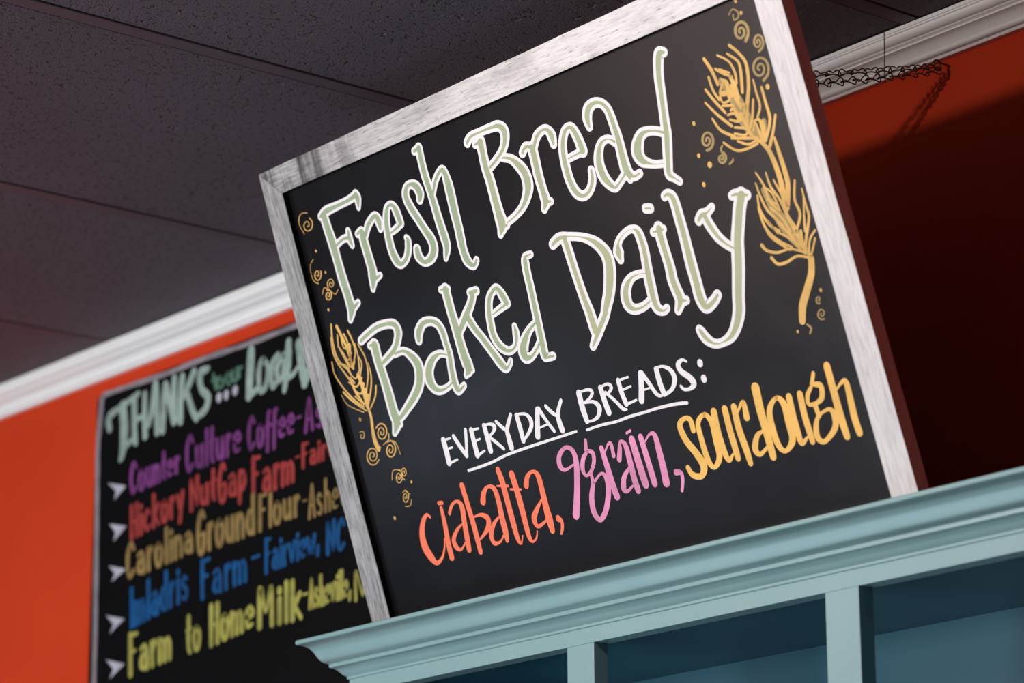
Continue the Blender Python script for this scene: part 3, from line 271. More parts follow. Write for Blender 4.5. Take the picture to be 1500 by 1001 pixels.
 'wheat_right': '849.4,510.9,3.8 860.2,498.3,3.6 865.9,484.7,4.4 861,462.2,4.9 850.6,441.2,5.3 844.8,425.7,4.9|842.9,503.4,2.6 855.2,491.2,3.3 855.4,479.2,4.5 850,458.5,4.1|828.2,506,2.2 842.2,495,2.7 846.8,481.7,3.5 845.3,470.1,3.2|808,507.6,4.2 814.6,492.7,4.8 818,476.2,4|807.5,487,3.6 809,471.8,3.5 814.3,460,3.4|798.3,475.7,3.3 807.1,460.3,3.7 818.1,444.2,3.2|792.8,462.6,2.4 806.1,445,3.5 821.8,428.6,3.8|796.9,443.2,2.9 804.6,428.1,3.5 822,416.5,3.6|803.8,414.5,3 818.9,401.8,3.1 834.8,399.3,3 852,400.6,3|820.6,492.7,3.3 830.9,484.5,3.5 841.7,478,2.4|826,490.8,2.4 838.9,483.1,2.4|878.6,455.4,3.5 878.7,436.7,4 878.2,419.8,4.4 865.3,401.3,3.4|887.4,422.4,3.4 877.9,406.4,3.8 868.4,393.6,4.7|869.7,466.5,2.2 869.4,453,3.1 869.5,437.6,3.1 862.2,427.7,3|862.2,446.5,3.1 854.7,429.8,3.9 847.4,419.8,3.9|825.3,479.2,2.9 831.8,473.9,4.5 826.5,463.4,3.5 817.8,465.9,3.6 825.2,475.8,2.6|838.5,478.9,4.3 841.5,467.7,6.2 841.1,454.1,5.9|820.6,466.8,2.7 828.7,462.8,3.6 828.6,455.9,3.2 818.6,455.3,2.4 816.6,462.8,3.1|837.1,469,4.9 839,454.7,5.7 842,443.6,4.8|816.3,452.5,2.7 831.7,448.2,3.3 826.6,444.4,2.8|820.5,441,2.6 830.9,439.8,3.3 833.4,430.5,3.4 822,435.4,2.7|841,447.3,2.4 849,443.3,3.6 841.2,435.2,2.9 836.3,438.3,2.1|839.6,437.4,4.3 842.6,426.3,5.2 845,413.6,5.3|825.6,425.8,2.7 842.4,419.5,3 837.9,413.8,3 823.2,419.6,2.7|855.1,424.5,2.3 863.2,424,3.6 863.5,412,4 861.5,400.6,3.6|850.5,415.5,2.5 856.7,422.4,2.4 858.6,411.6,3.5 859.2,403.8,3.1|817.1,416.1,3 838.9,410.1,3.3 854.1,406,3.3|824.7,410.6,2.8 838.7,403.3,3 853.5,404.5,2.7|843,421,4.2 848.2,409.3,4.4 855.1,402.3,3.8|866.9,421.3,3.1 866.7,411.1,3.6 863.7,400,2.7|829.6,474.6,3.9 833.6,459.7,5.2|831.1,446.6,4.2 837.3,431.2,4.7|856.5,402.5,4.5 864.9,389.6,6 868.3,375,6.8 869.9,359.8,7.2 869.4,340.9,7.7 868.3,324.3,6.9|877.6,399.9,3.3 878.3,386,5.2 879.5,367.8,6.3 879,348.9,6.9 871.1,327.8,6|838,371.8,2 844.5,356.3,3 846.6,340,3.5 855.1,326,2.8|833.9,361,2.1 835.5,346.8,3.1 840.1,329.8,3.4 851,315.2,2.7|831.7,347.7,2.6 830,332.3,3.3 837.2,314.7,3.5 849.5,303.8,3|828.2,334.8,2.6 830.8,312.4,3.5 843.6,295.4,3.3 860.9,283.3,2.9|829.1,322.7,2.6 833.1,303.9,2.9 844.8,291.1,2.8 857.4,281.2,2.5|818.9,295.5,4.6 824.5,288.2,3.7 838.9,282.7,3 857.7,282.1,2.7 876.2,273.7,2.4|828,279.4,4.2 834.5,271,3.6 847.7,269.8,3.3 865,272.5,3 881.6,266.5,2.7|889.6,349.5,3 882.6,330.8,3.6 884.7,314.6,3.8 875.7,301.2,3.5 868,295.2,2.9|896.4,338.9,2 895.9,319.5,3 895.6,307.9,3.5 884,287.4,3.9 877.4,273.4,3.5|895.5,329.4,2 887.5,304.1,3 885.4,294.9,3.1|899.2,292.4,2.6 888.2,284.4,2.9 881,268.6,3.5|896.2,284.4,2.4 887.9,272.8,2.8 881.6,266.5,3.2|852.3,368.1,2.1 853.9,351.9,3.2 861.6,336.1,3.5 865.5,317.5,3.5|860.3,358.1,2 866.1,340.9,3.5 870.6,324,3.5|866.7,338.8,3.6 866.2,319.3,4.6 871.8,298.2,5 875.1,277.9,4.5|843.9,354.5,2.7 853.7,344.1,2.9 857.6,325.4,3.5|844.1,340.6,2.5 857.1,331.4,2.5|845.8,330.3,2.7 857.4,317.5,3.3 864.4,300.1,3.4|850.4,313.4,3.2 863.1,296.5,3.7 872.6,278.5,3.8|845.6,322.5,2.8 856.5,307.9,3.2|867.3,315,3.9 873.2,301.8,4.3|848.8,302,2.5 863.6,290.5,3.1 874.4,276.1,3.2|873,294,4.4 877.1,283.2,4.5 877.4,273.4,3.6|836,319,2.6 846.3,302.6,2.8|879.2,296.4,4.1 877.7,285,4.1 878.6,273.1,3.6|883.2,265.1,8.5 877.6,249.9,9.3 864.5,233.4,9.9 853.6,220.2,10.3 847.4,205,9.1',
 'wheat_shade': '823.6,478,8.2 836.8,455.3,16.9 843.8,429.4,19.2 854.1,406,10.4|869.1,420.7,6.6 862.7,403.7,11.1|842.5,350.9,7.4 853.1,320.6,14.6 866.2,297.7,19 878.1,275.2,9.5',
 'swirls_right': '874.3,508.7,4.2 880.4,514.7,4.3 881.4,522.4,4.1 877.5,528.1,3.3 871,529.4,3.2 865.3,526.2,3.8 862.9,520.6,4 864.5,515.5,3.3 868.6,513.3,2.8 873,514.5,3.3 875.6,517.8,3.6 875.5,521.4,3.3 873.3,523.4,2.6 870.6,523.3,2.8 868.9,521.7,3.3 868.7,519.9,3.1 869.6,519,2.6|888.7,492.6,2.9 894.5,494.8,3.1 897.9,500.1,3.4 897.7,505.6,3.1 894.3,508.9,2.4 889.7,508.6,2.7 886.2,505.4,3.1 885.3,501.2,3 887,498.1,2.4 890,497.3,2.3 892.8,498.8,2.7 894,501.5,2.8 893.5,503.7,2.4 891.8,504.6,2 890.2,504.1,2.3 889.5,502.8,2.6 889.7,501.8,2.4|883.9,461.7,3.2 892.5,466.2,3.4 896.1,474.2,3.6 893.8,481.9,3.1 887.2,485.7,2.6 879.8,484.3,2.9 875.1,479,3.4 874.9,472.8,3.1 878.7,468.6,2.5 884.1,468,2.5 888.3,470.8,2.9 889.7,475,3 888.1,478.4,2.4 885,479.6,2.2 882.1,478.5,2.6 880.8,476.4,2.8 881.3,474.5,2.3 882.7,473.8,2|776.5,413,3.1 783.9,414.1,3.4 789.1,419.2,3.9 789.8,425.6,3.8 786.3,430.2,2.9 780.8,431.1,2.9 776,428.3,3.4 774,423.7,3.6 775.5,419.7,3 779,418,2.5 782.6,419.1,2.9 784.6,421.8,3.3 784.4,424.6,3 782.6,426,2.3 780.6,425.8,2.5 779.4,424.5,3 779.4,423.3,2.9|799.9,404.2,3.4 801.8,400.3,3.6 800.5,396.4,3.3 796.9,394.3,2.7 793.1,394.8,2.6 790.9,397.2,3.2 791.2,400.2,3.2 793.3,402.1,2.6 795.9,402.3,2.2 797.7,401,2.7 797.9,399.2,2.9 796.9,397.9,2.4 795.5,397.6,2 794.6,398.2,2.3 794.5,399,2.6|879.1,217.1,1.7 876.1,217.5,1.8 874.6,219.7,2.1 875.1,222.3,2 877,223.9,1.6 879.1,223.9,1.5 880.3,222.6,1.9 880.1,221,1.8 879,220,1.4 877.9,220,1.3 877.5,220.6,1.6 877.6,221.2,1.6|878.9,200.1,1.7 874.3,200.6,1.8 871.8,203.6,2.1 872.3,207.4,2.1 875.1,209.9,1.7 878.5,210.2,1.5 880.7,208.5,1.8 880.9,206,1.9 879.4,204.1,1.6 877.3,203.6,1.3 875.9,204.4,1.6 875.6,205.7,1.7 876.3,206.6,1.4 877.2,206.8,1.2|887.5,454.1,5.7 887.3,453.5,5.7|878.4,538.6,4 878.2,538.2,4|875,553.2,4.4 875.1,552.6,4.4|860.7,541.8,1.6 867.4,545.7,1.5 873.6,541.3,2 873.1,535.5,2 865.5,534.3,1.6 866.5,540,1.8|768.1,446.2,4.9 768.1,445.8,4.9|762.8,411.1,4.9 762.7,410.7,4.9|775.2,397.5,6.9 775.2,397.1,6.9|758.7,379.3,5.2 758.7,378.9,5.2|804.1,390.4,2.3 810.2,392.5,2.6 810.9,394.5,2|800.8,411.7,2.3 797.5,408.8,2.9 798.4,403.2,2.8|884.8,230.6,3.6 884.8,229.9,3.6|852.8,199.8,2.3 857.2,194.9,2.6 853.7,189.8,2.4|837,195.9,3.1 837,195.1,3.1',
}
BOARD_INK = {
 'THANKS': '-4209.8,1220.5,13.7 -4212.1,1242,14.4 -4171.8,1252,10.9 -4124.5,1263.2,10.8|-4171.7,1251,19.8 -4164.3,1211.6,22.3 -4167.4,1174.4,17.8 -4173.5,1162.4,10.6|-4164.2,1179.5,10.3 -4140.8,1188.2,10.3|-4136.1,1257.1,15.3 -4133.3,1205.5,15.1 -4128.6,1182.1,13|-4104.9,1258.2,14.2 -4103.5,1218.4,14.1 -4100.2,1187.8,13.9|-4135.7,1219.2,8.9 -4102.1,1223.8,8.8|-4074.2,1267.9,15.7 -4080.7,1232.6,14 -4091,1204.7,12.2|-4072.4,1266.6,14.7 -4066.8,1220.5,16.5 -4065,1186.6,13.3|-4085.1,1220.4,6.6 -4068.5,1222.7,6.6|-4043.9,1261.6,15.3 -4047.1,1225.8,15.3 -4048.5,1187.1,15.2|-4040.4,1258,13.3 -4027.1,1221.8,13.2 -4015.9,1193.6,13|-4017.7,1266.4,15 -4017.5,1229.1,14.6 -4011.1,1196.3,12.5|-3994.6,1263.4,15.1 -3997.7,1225.1,16.6 -3996.2,1191.5,14.6|-3960.6,1265.5,14.5 -3974.4,1248,14.4 -3989.8,1230.9,12.7|-3980.3,1236.3,12.1 -3962.7,1203.3,13.1 -3950.6,1186.2,11.2|-3920.3,1262.5,10.1 -3942.5,1258,16.5 -3938.2,1233.2,13.2 -3918.3,1214.4,14.6 -3927.1,1196.1,14.6 -3949.2,1189.6,9.4',
 'to our': '-3904.9,1248.9,6.8 -3896,1225.2,7.9|-3909.2,1238.9,4.3 -3888.7,1241.9,4.3|-3882.4,1240.6,7.2 -3893.2,1233.7,8.6 -3886.4,1223.2,4.6 -3877.2,1228.6,8.5 -3882.4,1240.6,7.1|-3863.6,1242.1,7.8 -3868,1233.9,7.2 -3859.7,1223.1,4.8 -3853.9,1234.6,7.1 -3863.6,1242.1,4.8|-3851.1,1243.1,7.3 -3849,1228.1,5.6 -3839.6,1228,7.6 -3838.7,1244.1,7.6|-3834,1244.9,7.2 -3832,1230,7.2|-3833.9,1241.2,4.9 -3824.7,1244.7,4.9',
 '...': '-3887.4,1208.8,15.1 -3887.3,1206.1,12.6|-3867,1209.2,15 -3866.9,1206.1,12.5|-3842.8,1211.4,14.9 -3842.7,1208.3,12.4',
 'LOCAL V': '-3800.7,1264.9,18.8 -3802.4,1223.8,18.8 -3804.5,1193.7,15.7|-3804.5,1193.7,11.4 -3786.3,1198.9,11.2 -3777.4,1206,8.4|-3766.4,1244,10.6 -3778.1,1229.4,12.6 -3774,1196.3,9.6 -3759,1200.4,12.2 -3753.7,1226,10.2 -3766.4,1244,8.2|-3727.1,1243.5,10 -3743.2,1229.2,12.6 -3740.7,1194.8,9.4 -3726,1204.2,9.2|-3712.1,1240.3,10.1 -3729.5,1222.7,12.5 -3722.9,1200,7 -3711.3,1213.5,12.4 -3709,1237.8,10.7|-3699.1,1257,15.1 -3701.1,1220.2,16.8 -3708.9,1182.9,10.8|-3705,1199.8,9.5 -3687.3,1203.1,9.4 -3675.7,1211.2,6.7|-3672.2,1249.3,16.5 -3664,1215.8,19.2 -3655.8,1182.5,13.7|-3655.8,1182.5,14.9 -3640.4,1207.2,14.9',
 'Counter Culture Coffee/Counter': '-4125,1140,7.6 -4131.4,1150.3,6.4 -4137.6,1137.3,9.8 -4138,1116.4,9.3 -4132.5,1098.5,5.8 -4124.1,1106.9,8.8|-4108,1131.2,9.5 -4114.3,1120.1,9.6 -4110.3,1101.4,7.3 -4102.7,1103.4,9.6 -4100.7,1120.6,9 -4108,1131.2,7.3|-4091.7,1130.6,9.2 -4089.5,1107.8,8.6 -4083.5,1103.5,7.1 -4078.1,1112.3,9.4|-4079.1,1130.9,9.2 -4076.7,1103.1,9.2|-4068.7,1131.1,9.2 -4066.3,1104,9.2|-4067.2,1122.1,9.5 -4062,1132.2,6.4 -4055.8,1124.8,8.5 -4053.9,1105,9.1|-4042.9,1148.9,9.2 -4041.8,1114.6,9 -4038.1,1106.3,8|-4046.7,1132.5,6.3 -4037.5,1134.4,6.2|-4029.4,1120.4,6.3 -4016.2,1123.5,9.2 -4021.4,1133.1,5 -4028.7,1125.8,9.5 -4026.9,1109.3,6.9 -4016.5,1110.1,5.7|-4006.4,1132.6,9 -4004.6,1109.1,9|-4005.3,1124.8,9.3 -4001.2,1133.5,8.1 -3997.3,1130.9,5.5',
 'Counter Culture Coffee/Culture': '-3959.4,1150.8,7.8 -3966.8,1162.3,6.7 -3974.2,1147.8,10.2 -3975,1124.6,9.6 -3968.8,1104.6,6 -3958.9,1113.7,9|-3947.7,1139.6,9.6 -3945.4,1112.5,9 -3938.4,1107.2,7.3 -3932,1117.5,9.8|-3933,1139.8,9.6 -3930.4,1106.5,9.6|-3920,1162.1,9.6 -3917.7,1107.1,9.6|-3905.1,1162.1,9.6 -3904.1,1118.6,9.4 -3899.8,1107.9,8.4|-3909.8,1141.3,6.7 -3898.9,1143.7,6.7|-3890,1140.6,9.4 -3887.9,1114.9,8.8 -3881,1109.9,7.2 -3874.7,1119.7,9.6|-3875.6,1140.8,9.4 -3873.2,1109.2,9.4|-3862.4,1141,9.4 -3860.4,1109.8,9.4|-3861.2,1130.6,9.8 -3856.3,1142.2,8.7 -3851.7,1138.6,6.1|-3842,1127,6.6 -3826.8,1130.5,9.5 -3832.7,1142.6,5.3 -3841.1,1133.7,9.7 -3839.3,1113.3,7.3 -3827.3,1113.9,5.9',
 'Counter Culture Coffee/Coffee': '-3788.4,1148.7,7.5 -3794.7,1159,6.6 -3801.2,1145.9,9.6 -3802,1125,9.1 -3796.9,1107.1,5.8 -3788.3,1115.2,8.7|-3771.5,1139.9,9.4 -3778,1128.5,9.4 -3774.5,1109.2,7.3 -3766.7,1111.2,9.4 -3764.3,1128.9,8.8 -3771.5,1139.9,7.3|-3746.1,1156.9,7.8 -3750.4,1154.4,9.5 -3751.2,1134.4,9.2 -3750.8,1097,9.1|-3756.4,1134.2,6.6 -3745.5,1137,6.6|-3728.7,1157.1,7.8 -3733,1154.6,9.4 -3733.9,1134.9,9.1 -3733.5,1098,9.1|-3739,1134.8,6.6 -3728.1,1137.5,6.6|-3720,1126.6,6.6 -3706.6,1130,9.2 -3711.7,1141.4,5.2 -3719.2,1132.9,9.3 -3717.7,1113.6,7.2 -3707.1,1114.1,5.8|-3697.1,1127.4,6.5 -3683.8,1130.8,9.1 -3688.9,1142,5.2 -3696.3,1133.7,9.3 -3694.8,1114.7,7.2 -3684.3,1115.2,5.8',
 'Counter Culture Coffee/-': '-3674.4,1132.7,4.7 -3663.7,1133.4,4.7',
 'Counter Culture Coffee/As': '-3651.1,1106.7,8.3 -3643.5,1158.5,5.3 -3633.4,1107.4,7.7|-3648.2,1125,5.1 -3637.1,1125,5.1|-3609.9,1133,4.9 -3618.8,1138,6.4 -3621.9,1128.4,7 -3610.7,1118.8,7.1 -3613.8,1108.3,6.8 -3623.7,1111.8,4.7',
 'Hickory Nut Gap Farm/Hickory': '-4134.6,1076.7,10.2 -4131.8,1024.6,10.2|-4119.5,1078.2,10.2 -4116.6,1026.5,10.2|-4133.2,1050.6,6.4 -4118,1052.3,6.4|-4105.6,1058.9,10.1 -4103.9,1028,10.1|-4106.2,1070.2,10.1 -4106.3,1072.3,10.1|-4079.7,1056.6,6.2 -4087.5,1061.9,9.1 -4094.1,1044.7,10.2 -4086.9,1030.1,5.8 -4078.6,1036.3,8.8|-4069.4,1083.3,10 -4066.8,1032.6,10|-4055.8,1066.9,10.1 -4066.6,1047.9,10.1|-4064.6,1050.7,7.6 -4052,1034.4,7.6|-4036.8,1067.4,10 -4043.7,1055.6,10.2 -4039.6,1036.9,7.6 -4031.2,1039.5,10.1 -4028.9,1057.3,9.5 -4036.8,1067.4,7.6|-4018.1,1068.5,9.8 -4015.8,1038.8,9.8|-4016.7,1058.7,10.2 -4012.2,1070.1,9.2 -4007.9,1067.1,6.1|-3999.2,1070.6,9 -3991.9,1049.2,8.9|-3984.7,1074.6,10.1 -3990.9,1027.1,10',
 'Hickory Nut Gap Farm/Nut': '-3958.5,1041.5,10.7 -3960.7,1090,7.4 -3943,1045.2,6.5 -3943.8,1090.8,10.7|-3931.2,1072.3,10.4 -3929.1,1049.6,9.6 -3921.7,1045.4,7.8 -3914.9,1054.4,10.3|-3915.7,1073.2,10.4 -3913.4,1045.2,10.4|-3898.9,1092.8,10.5 -3898.2,1055.6,10.3 -3893.7,1046.7,8.9|-3904,1074.8,7.2 -3892.5,1077.3,7.2',
 'Hickory Nut Gap Farm/Gap': '-3865.6,1089.3,7.2 -3874.1,1097.5,9.7 -3881.3,1074.7,10.6 -3877.8,1043.8,9.1 -3867.2,1041.9,10.4 -3864.6,1064.3,9.8 -3872.8,1065,6.1|-3852.4,1073.3,8.3 -3843.3,1077.5,6.1 -3838.3,1065.9,9.8 -3836.4,1044.5,10.1|-3838.2,1063.2,6.5 -3848.6,1062.5,9.7 -3851.5,1049.8,9.8 -3844.4,1043.8,6.5 -3837.7,1050.8,9.8|-3825.1,1077.3,10.2 -3823.4,1029.6,10.2|-3824.9,1072,8.8 -3816,1077.7,6.4 -3810.9,1062.3,10.3 -3816.1,1048.8,8.8 -3824.3,1053.4,6.1',
 'Hickory Nut Gap Farm/Farm': '-3788.7,1091.7,11.1 -3786.7,1032,11|-3788.7,1090.5,7 -3771.8,1091.2,7|-3787.8,1064.8,7.2 -3775.8,1066.1,7.2|-3759.1,1065,8.6 -3749.7,1069.1,6.6 -3744.5,1056.7,10.4 -3742.6,1034.4,10.7|-3744.4,1053.9,6.8 -3755.2,1053.7,10.3 -3758.4,1040.4,10.4 -3751,1033.9,6.9 -3744,1041,10.3|-3730.8,1068.1,10.8 -3728.9,1035.1,10.7|-3729.5,1057.1,11.1 -3724.2,1069.2,9.9 -3719.3,1065.4,7.1|-3710.4,1068.2,10.7 -3708.9,1036.2,10.7|-3709.6,1060.2,10.3 -3701.8,1068.2,6.2 -3696.8,1057.8,10.3 -3696.2,1036.9,10.7|-3696.9,1060.4,10.2 -3689.1,1068.3,6.2 -3684.1,1058.1,10.2 -3682.9,1037.6,10.6',
 'Hickory Nut Gap Farm/-': '-3676.4,1071.8,3.5 -3665.7,1072.6,3.5',
 'Hickory Nut Gap Farm/Fairv': '-3657,1088.8,7.8 -3656.1,1053.2,7.8|-3657,1088.1,5.1 -3645.2,1088.8,5|-3656.6,1072.8,5.2 -3648.2,1073.7,5.2|-3636.6,1073.3,6 -3630,1075.9,4.6 -3626.4,1068.5,7.3 -3625.3,1055,7.6|-3626.4,1066.8,4.9 -3633.9,1066.5,7.1 -3636.3,1058.5,7.3 -3631.1,1054.6,5 -3626.2,1059,7.1|-3615.9,1075.5,7.7 -3615.5,1055.5,7.7|-3616.1,1082.9,7.7 -3616.1,1084.2,7.7|-3606.8,1075.8,7.6 -3605.7,1056.1,7.6|-3606,1069.2,7.8 -3602.2,1076.5,6.8 -3598.8,1074.3,4.8|-3592.7,1076.1,6.8 -3585.7,1057.2,5.2 -3579.6,1078,7.8',
 'Carolina Ground Flour/Carolina': '-4124.5,1005.9,8.6 -4132.7,1016.7,7.5 -4140.7,1002.2,11.6 -4141.4,979.5,11 -4134.6,960.4,6.6 -4123.8,969.6,10|-4110.3,992.8,8.6 -4100.6,997.3,6.3 -4095,985.6,10.5 -4092.6,963.8,10.9|-4094.8,982.8,6.7 -4106,982.1,10.2 -4109,969.1,10.5 -4101.2,963.1,6.7 -4094.1,970.3,10.3|-4080.9,997.5,11 -4078.2,965,10.9|-4079.4,986.7,11.3 -4074.1,999,9.9 -4069,995.5,6.8|-4050.2,1000.5,10.9 -4058.2,988.1,11.2 -4053.5,968.1,8.3 -4043.8,970.4,10.9 -4041.1,989.3,10.4 -4050.2,1000.5,8.2|-4028.9,1021.9,10.9 -4026.3,969.2,10.8|-4014.3,1001.7,10.8 -4012.7,970.3,10.8|-4014.8,1013.2,10.8 -4014.9,1015.3,10.8|-4002.3,1002.4,10.7 -3999.6,971.4,10.7|-4000.6,992.1,10.8 -3993.9,1004,7.4 -3986.3,995.7,9.9 -3984,972.6,10.6|-3972.4,1001.7,8.3 -3963,1005.9,6.1 -3957.8,995.1,10.1 -3955.7,974.9,10.5|-3957.7,992.5,6.5 -3968.4,991.8,9.8 -3971.4,979.8,10.1 -3964,974.3,6.6 -3957.2,980.9,9.8',
 'Carolina Ground Flour/Ground': '-3921.4,1022.9,8.2 -3930.2,1032.3,10.8 -3937.6,1006.9,11.7 -3933.7,972.2,10.3 -3922.7,969.5,11.4 -3920.2,994.7,10.9 -3928.7,995.7,6.5|-3907.7,1007.5,11.4 -3905.2,970.3,11.3|-3906.2,995.1,11.7 -3901,1008.9,10.5 -3896.1,1004.7,7.6|-3877.9,1009.5,11.4 -3885.6,995.8,11.6 -3881.2,972.6,9.1 -3871.7,974.9,11.4 -3869,996.3,10.9 -3877.9,1009.5,9.1|-3857.9,1008.7,11.1 -3855.6,979.8,10.5 -3848.3,974.1,8.4 -3841.7,985.1,11.2|-3842.6,1009,11.1 -3840.1,973.2,11.1|-3829.9,1009.3,11.1 -3827.4,973.8,11|-3828.3,997.5,11.3 -3821.8,1010.7,7.8 -3814.4,1000.8,10.4 -3812.3,974.5,11|-3787.9,1033.5,11 -3784.8,975.7,10.9|-3786.9,1004.5,6.7 -3796.4,1010.1,10 -3801.5,992.5,11 -3795.2,975.2,7.1 -3786.1,981.4,9.5',
 'Carolina Ground Flour/Flour': '-3768.7,1029.3,10 -3767,976.6,10|-3768.7,1028.2,6.3 -3752.8,1029.1,6.3|-3767.9,1005.5,6.5 -3756.7,1006.8,6.5|-3741.2,1029,9.9 -3739.6,978.5,9.9|-3722.4,1010.1,9.8 -3729.9,999,10.1 -3726,980.4,7.6 -3717.1,982.5,9.9 -3714.3,999.6,9.4 -3722.4,1010.1,7.6|-3703.7,1009.5,9.7 -3701.9,986.8,9 -3695.1,982.6,7.3 -3688.7,991.3,9.6|-3689.3,1009.8,9.7 -3687.4,982.2,9.7|-3676.2,1010.1,9.7 -3674.6,983.1,9.6|-3675.1,1001.1,9.9 -3670.1,1011.1,8.6 -3665.6,1008.1,6.2',
 'Carolina Ground Flour/-': '-3655.4,1001.1,3.3 -3646,1001.5,3.3',
 'Carolina Ground Flour/Ashev': '-3638.3,972.6,6.8 -3632.8,1024.4,4.3 -3625,973.3,6.4|-3636.2,990.8,4.2 -3627.9,991,4.2|-3607.5,1000.1,4.3 -3614.2,1005,5.5 -3616.5,994.9,6.1 -3608,985.2,6.1 -3610.2,974.2,5.8 -3617.8,977.8,4|-3598.2,1023.9,6.6 -3597.2,974.9,6.5|-3597.7,996.9,6.5 -3592.1,1005.3,3.8 -3587.7,994.7,6.3 -3586.5,975.5,6.5|-3578.8,991.2,4.8 -3567.4,994.4,6.6 -3571.7,1005.6,3.8 -3578.1,997.4,6.7 -3576.9,978.4,5.5 -3567.9,978.9,4.2|-3560.4,1004.8,6.1 -3553.4,977.4,4.5 -3547.4,1007.2,6.6',
 'Imladris Farm/Imladris': '-4126.5,939.8,11.2 -4123.2,879.7,11.1|-4115,917,11.1 -4112.4,881.3,11|-4113.9,908.1,10.8 -4106.8,918.1,6.1 -4101.6,906.8,10.7 -4100.3,883,11|-4101.8,909.7,10.8 -4094.7,919.7,6 -4089.6,908.4,10.6 -4087.7,884.8,10.9|-4077.7,945.7,11 -4074.6,886.7,11|-4064.9,920.6,9 -4056.3,925.8,6.3 -4051.2,913.5,10.5 -4048.9,890.3,10.8|-4051.1,910.6,6.8 -4061,909.3,10.4 -4063.6,895.3,10.5 -4056.6,889.2,6.8 -4050.4,897.2,10.4|-4026.7,951.9,10.8 -4022.8,894.1,10.7|-4025.3,922.8,6.3 -4034.4,927.5,10 -4039,909.3,10.9 -4032.7,892.6,6.7 -4024.2,899.7,9.5|-4012.7,930.3,10.7 -4010.1,895.9,10.7|-4011.3,918.9,11 -4006.6,932.2,10.1 -4002.1,928.8,7|-3990.9,933.1,10.7 -3989.3,898.8,10.7|-3991.5,945.7,10.7 -3991.6,948,10.7|-3965.9,931.8,6.2 -3974.8,936.4,8.8 -3977.5,924.5,9.6 -3966.2,914.6,9.6 -3968.9,901.7,9.2 -3978.8,904.9,5.9',
 'Imladris Farm/Farm': '-3923.5,953.4,11.4 -3921.1,895.3,11.4|-3923.5,952.2,7.2 -3904.4,954.2,7.2|-3922.4,927.2,7.3 -3908.8,929.2,7.3|-3890,929.3,8.6 -3879.4,933.9,6.5 -3873.5,921.9,10.7 -3871.3,899.6,11.1|-3873.4,919.1,6.9 -3885.5,918.2,10.2 -3889,904.9,10.7 -3880.7,898.8,7 -3872.9,906.2,10.3|-3858.1,934.1,11.1 -3855.7,901,11.1|-3856.6,923.1,11.3 -3850.6,935.7,9.9 -3845.2,932.2,7|-3835.1,935.5,11.1 -3833.2,902.9,11.1|-3834.1,927.4,10.3 -3825.4,936.1,6.3 -3819.7,925.7,10.6 -3818.9,904.2,11.1|-3819.8,928.4,10.3 -3811.1,937,6.3 -3805.4,926.7,10.5 -3804,905.5,10.9',
 'Imladris Farm/-': '-3787,936.1,5.7 -3767.5,937.2,5.6',
 'Imladris Farm/Fairview,': '-3750.1,958.2,9 -3748.6,908,9|-3750.1,957.2,5.8 -3738.8,958.3,5.8|-3749.4,935.6,6 -3741.4,936.9,6|-3730.3,936.4,7.4 -3724,940,5.8 -3720.5,929.6,8.7 -3719.1,910.6,8.8|-3720.4,927.2,5.6 -3727.6,926.8,8.6 -3729.7,915.5,8.7 -3724.7,910.1,5.6 -3720.1,916.2,8.7|-3710.5,939.6,8.9 -3709.7,911.4,8.9|-3710.8,949.9,8.9 -3710.9,951.8,8.9|-3701.8,939.9,8.8 -3700.4,912.2,8.8|-3700.9,930.7,9.1 -3697.4,941,8.4 -3694.2,937.9,6.3|-3688.3,940.4,8.3 -3681.3,913.8,6.1 -3675.7,943.1,9|-3667.2,941.2,8.8 -3666.5,915.1,8.8|-3667.4,950.8,8.8 -3667.5,952.6,8.8|-3659.1,929.5,6.3 -3648.2,932.7,8.8 -3652.4,942.6,5.1 -3658.4,935.1,9 -3657.2,918,7.3 -3648.6,918.7,5.6|-3642.1,942.2,8.3 -3636.4,917.7,5.1 -3632.9,938.4,5.6 -3628.4,918.4,7.6 -3624,944.9,8.9|-3614.8,925.5,8.8 -3615.7,913.5,8.8',
 'Imladris Farm/NC': '-3589.9,911.3,10.3 -3590.9,958.2,7 -3575.9,913.8,6.3 -3575.8,957.8,10.3|-3550.1,947.9,8.1 -3556.7,957.2,6.9 -3563.9,945.9,10.5 -3565.3,927.7,10 -3560.1,911.8,6.5 -3550.6,918.7,8.9',
 'Farm to Home Milk/Farm': '-4126.5,866.1,13.1 -4122.9,802.6,13.1|-4126.4,864.8,7.9 -4107.9,866.6,7.8|-4124.9,837.5,8.1 -4111.7,839.5,8.1|-4093.5,839.4,9.8 -4083.2,844.2,7.5 -4077.3,831.3,12.4 -4074.7,807.6,12.8|-4077.1,828.4,7.6 -4088.9,827.5,11.8 -4092.1,813.1,12.4 -4083.8,806.7,7.7 -4076.4,814.6,11.9|-4062.5,844.2,12.8 -4059.7,809.1,12.8|-4060.9,832.5,13 -4055.3,845.8,11.3 -4049.9,842,8.2|-4040.2,845.5,12.7 -4037.8,811.4,12.7|-4039.1,837,11.8 -4030.8,846,7 -4025,835.1,12.3 -4023.9,812.8,12.7|-4025.1,837.9,11.8 -4016.9,846.8,7 -4011.2,836.1,12.1 -4009.4,814.3,12.6',
 'Farm to Home Milk/to': '-3958.2,870.7,10.6 -3957,826.3,10.4 -3952.5,815.6,9.4|-3962.8,849.3,7.1 -3951.8,852.2,7.1|-3935,851,10.4 -3942.3,838.5,10.7 -3938,818,8.3 -3929.1,820.5,10.4 -3926.6,839.6,10.1 -3935,851,8.3',
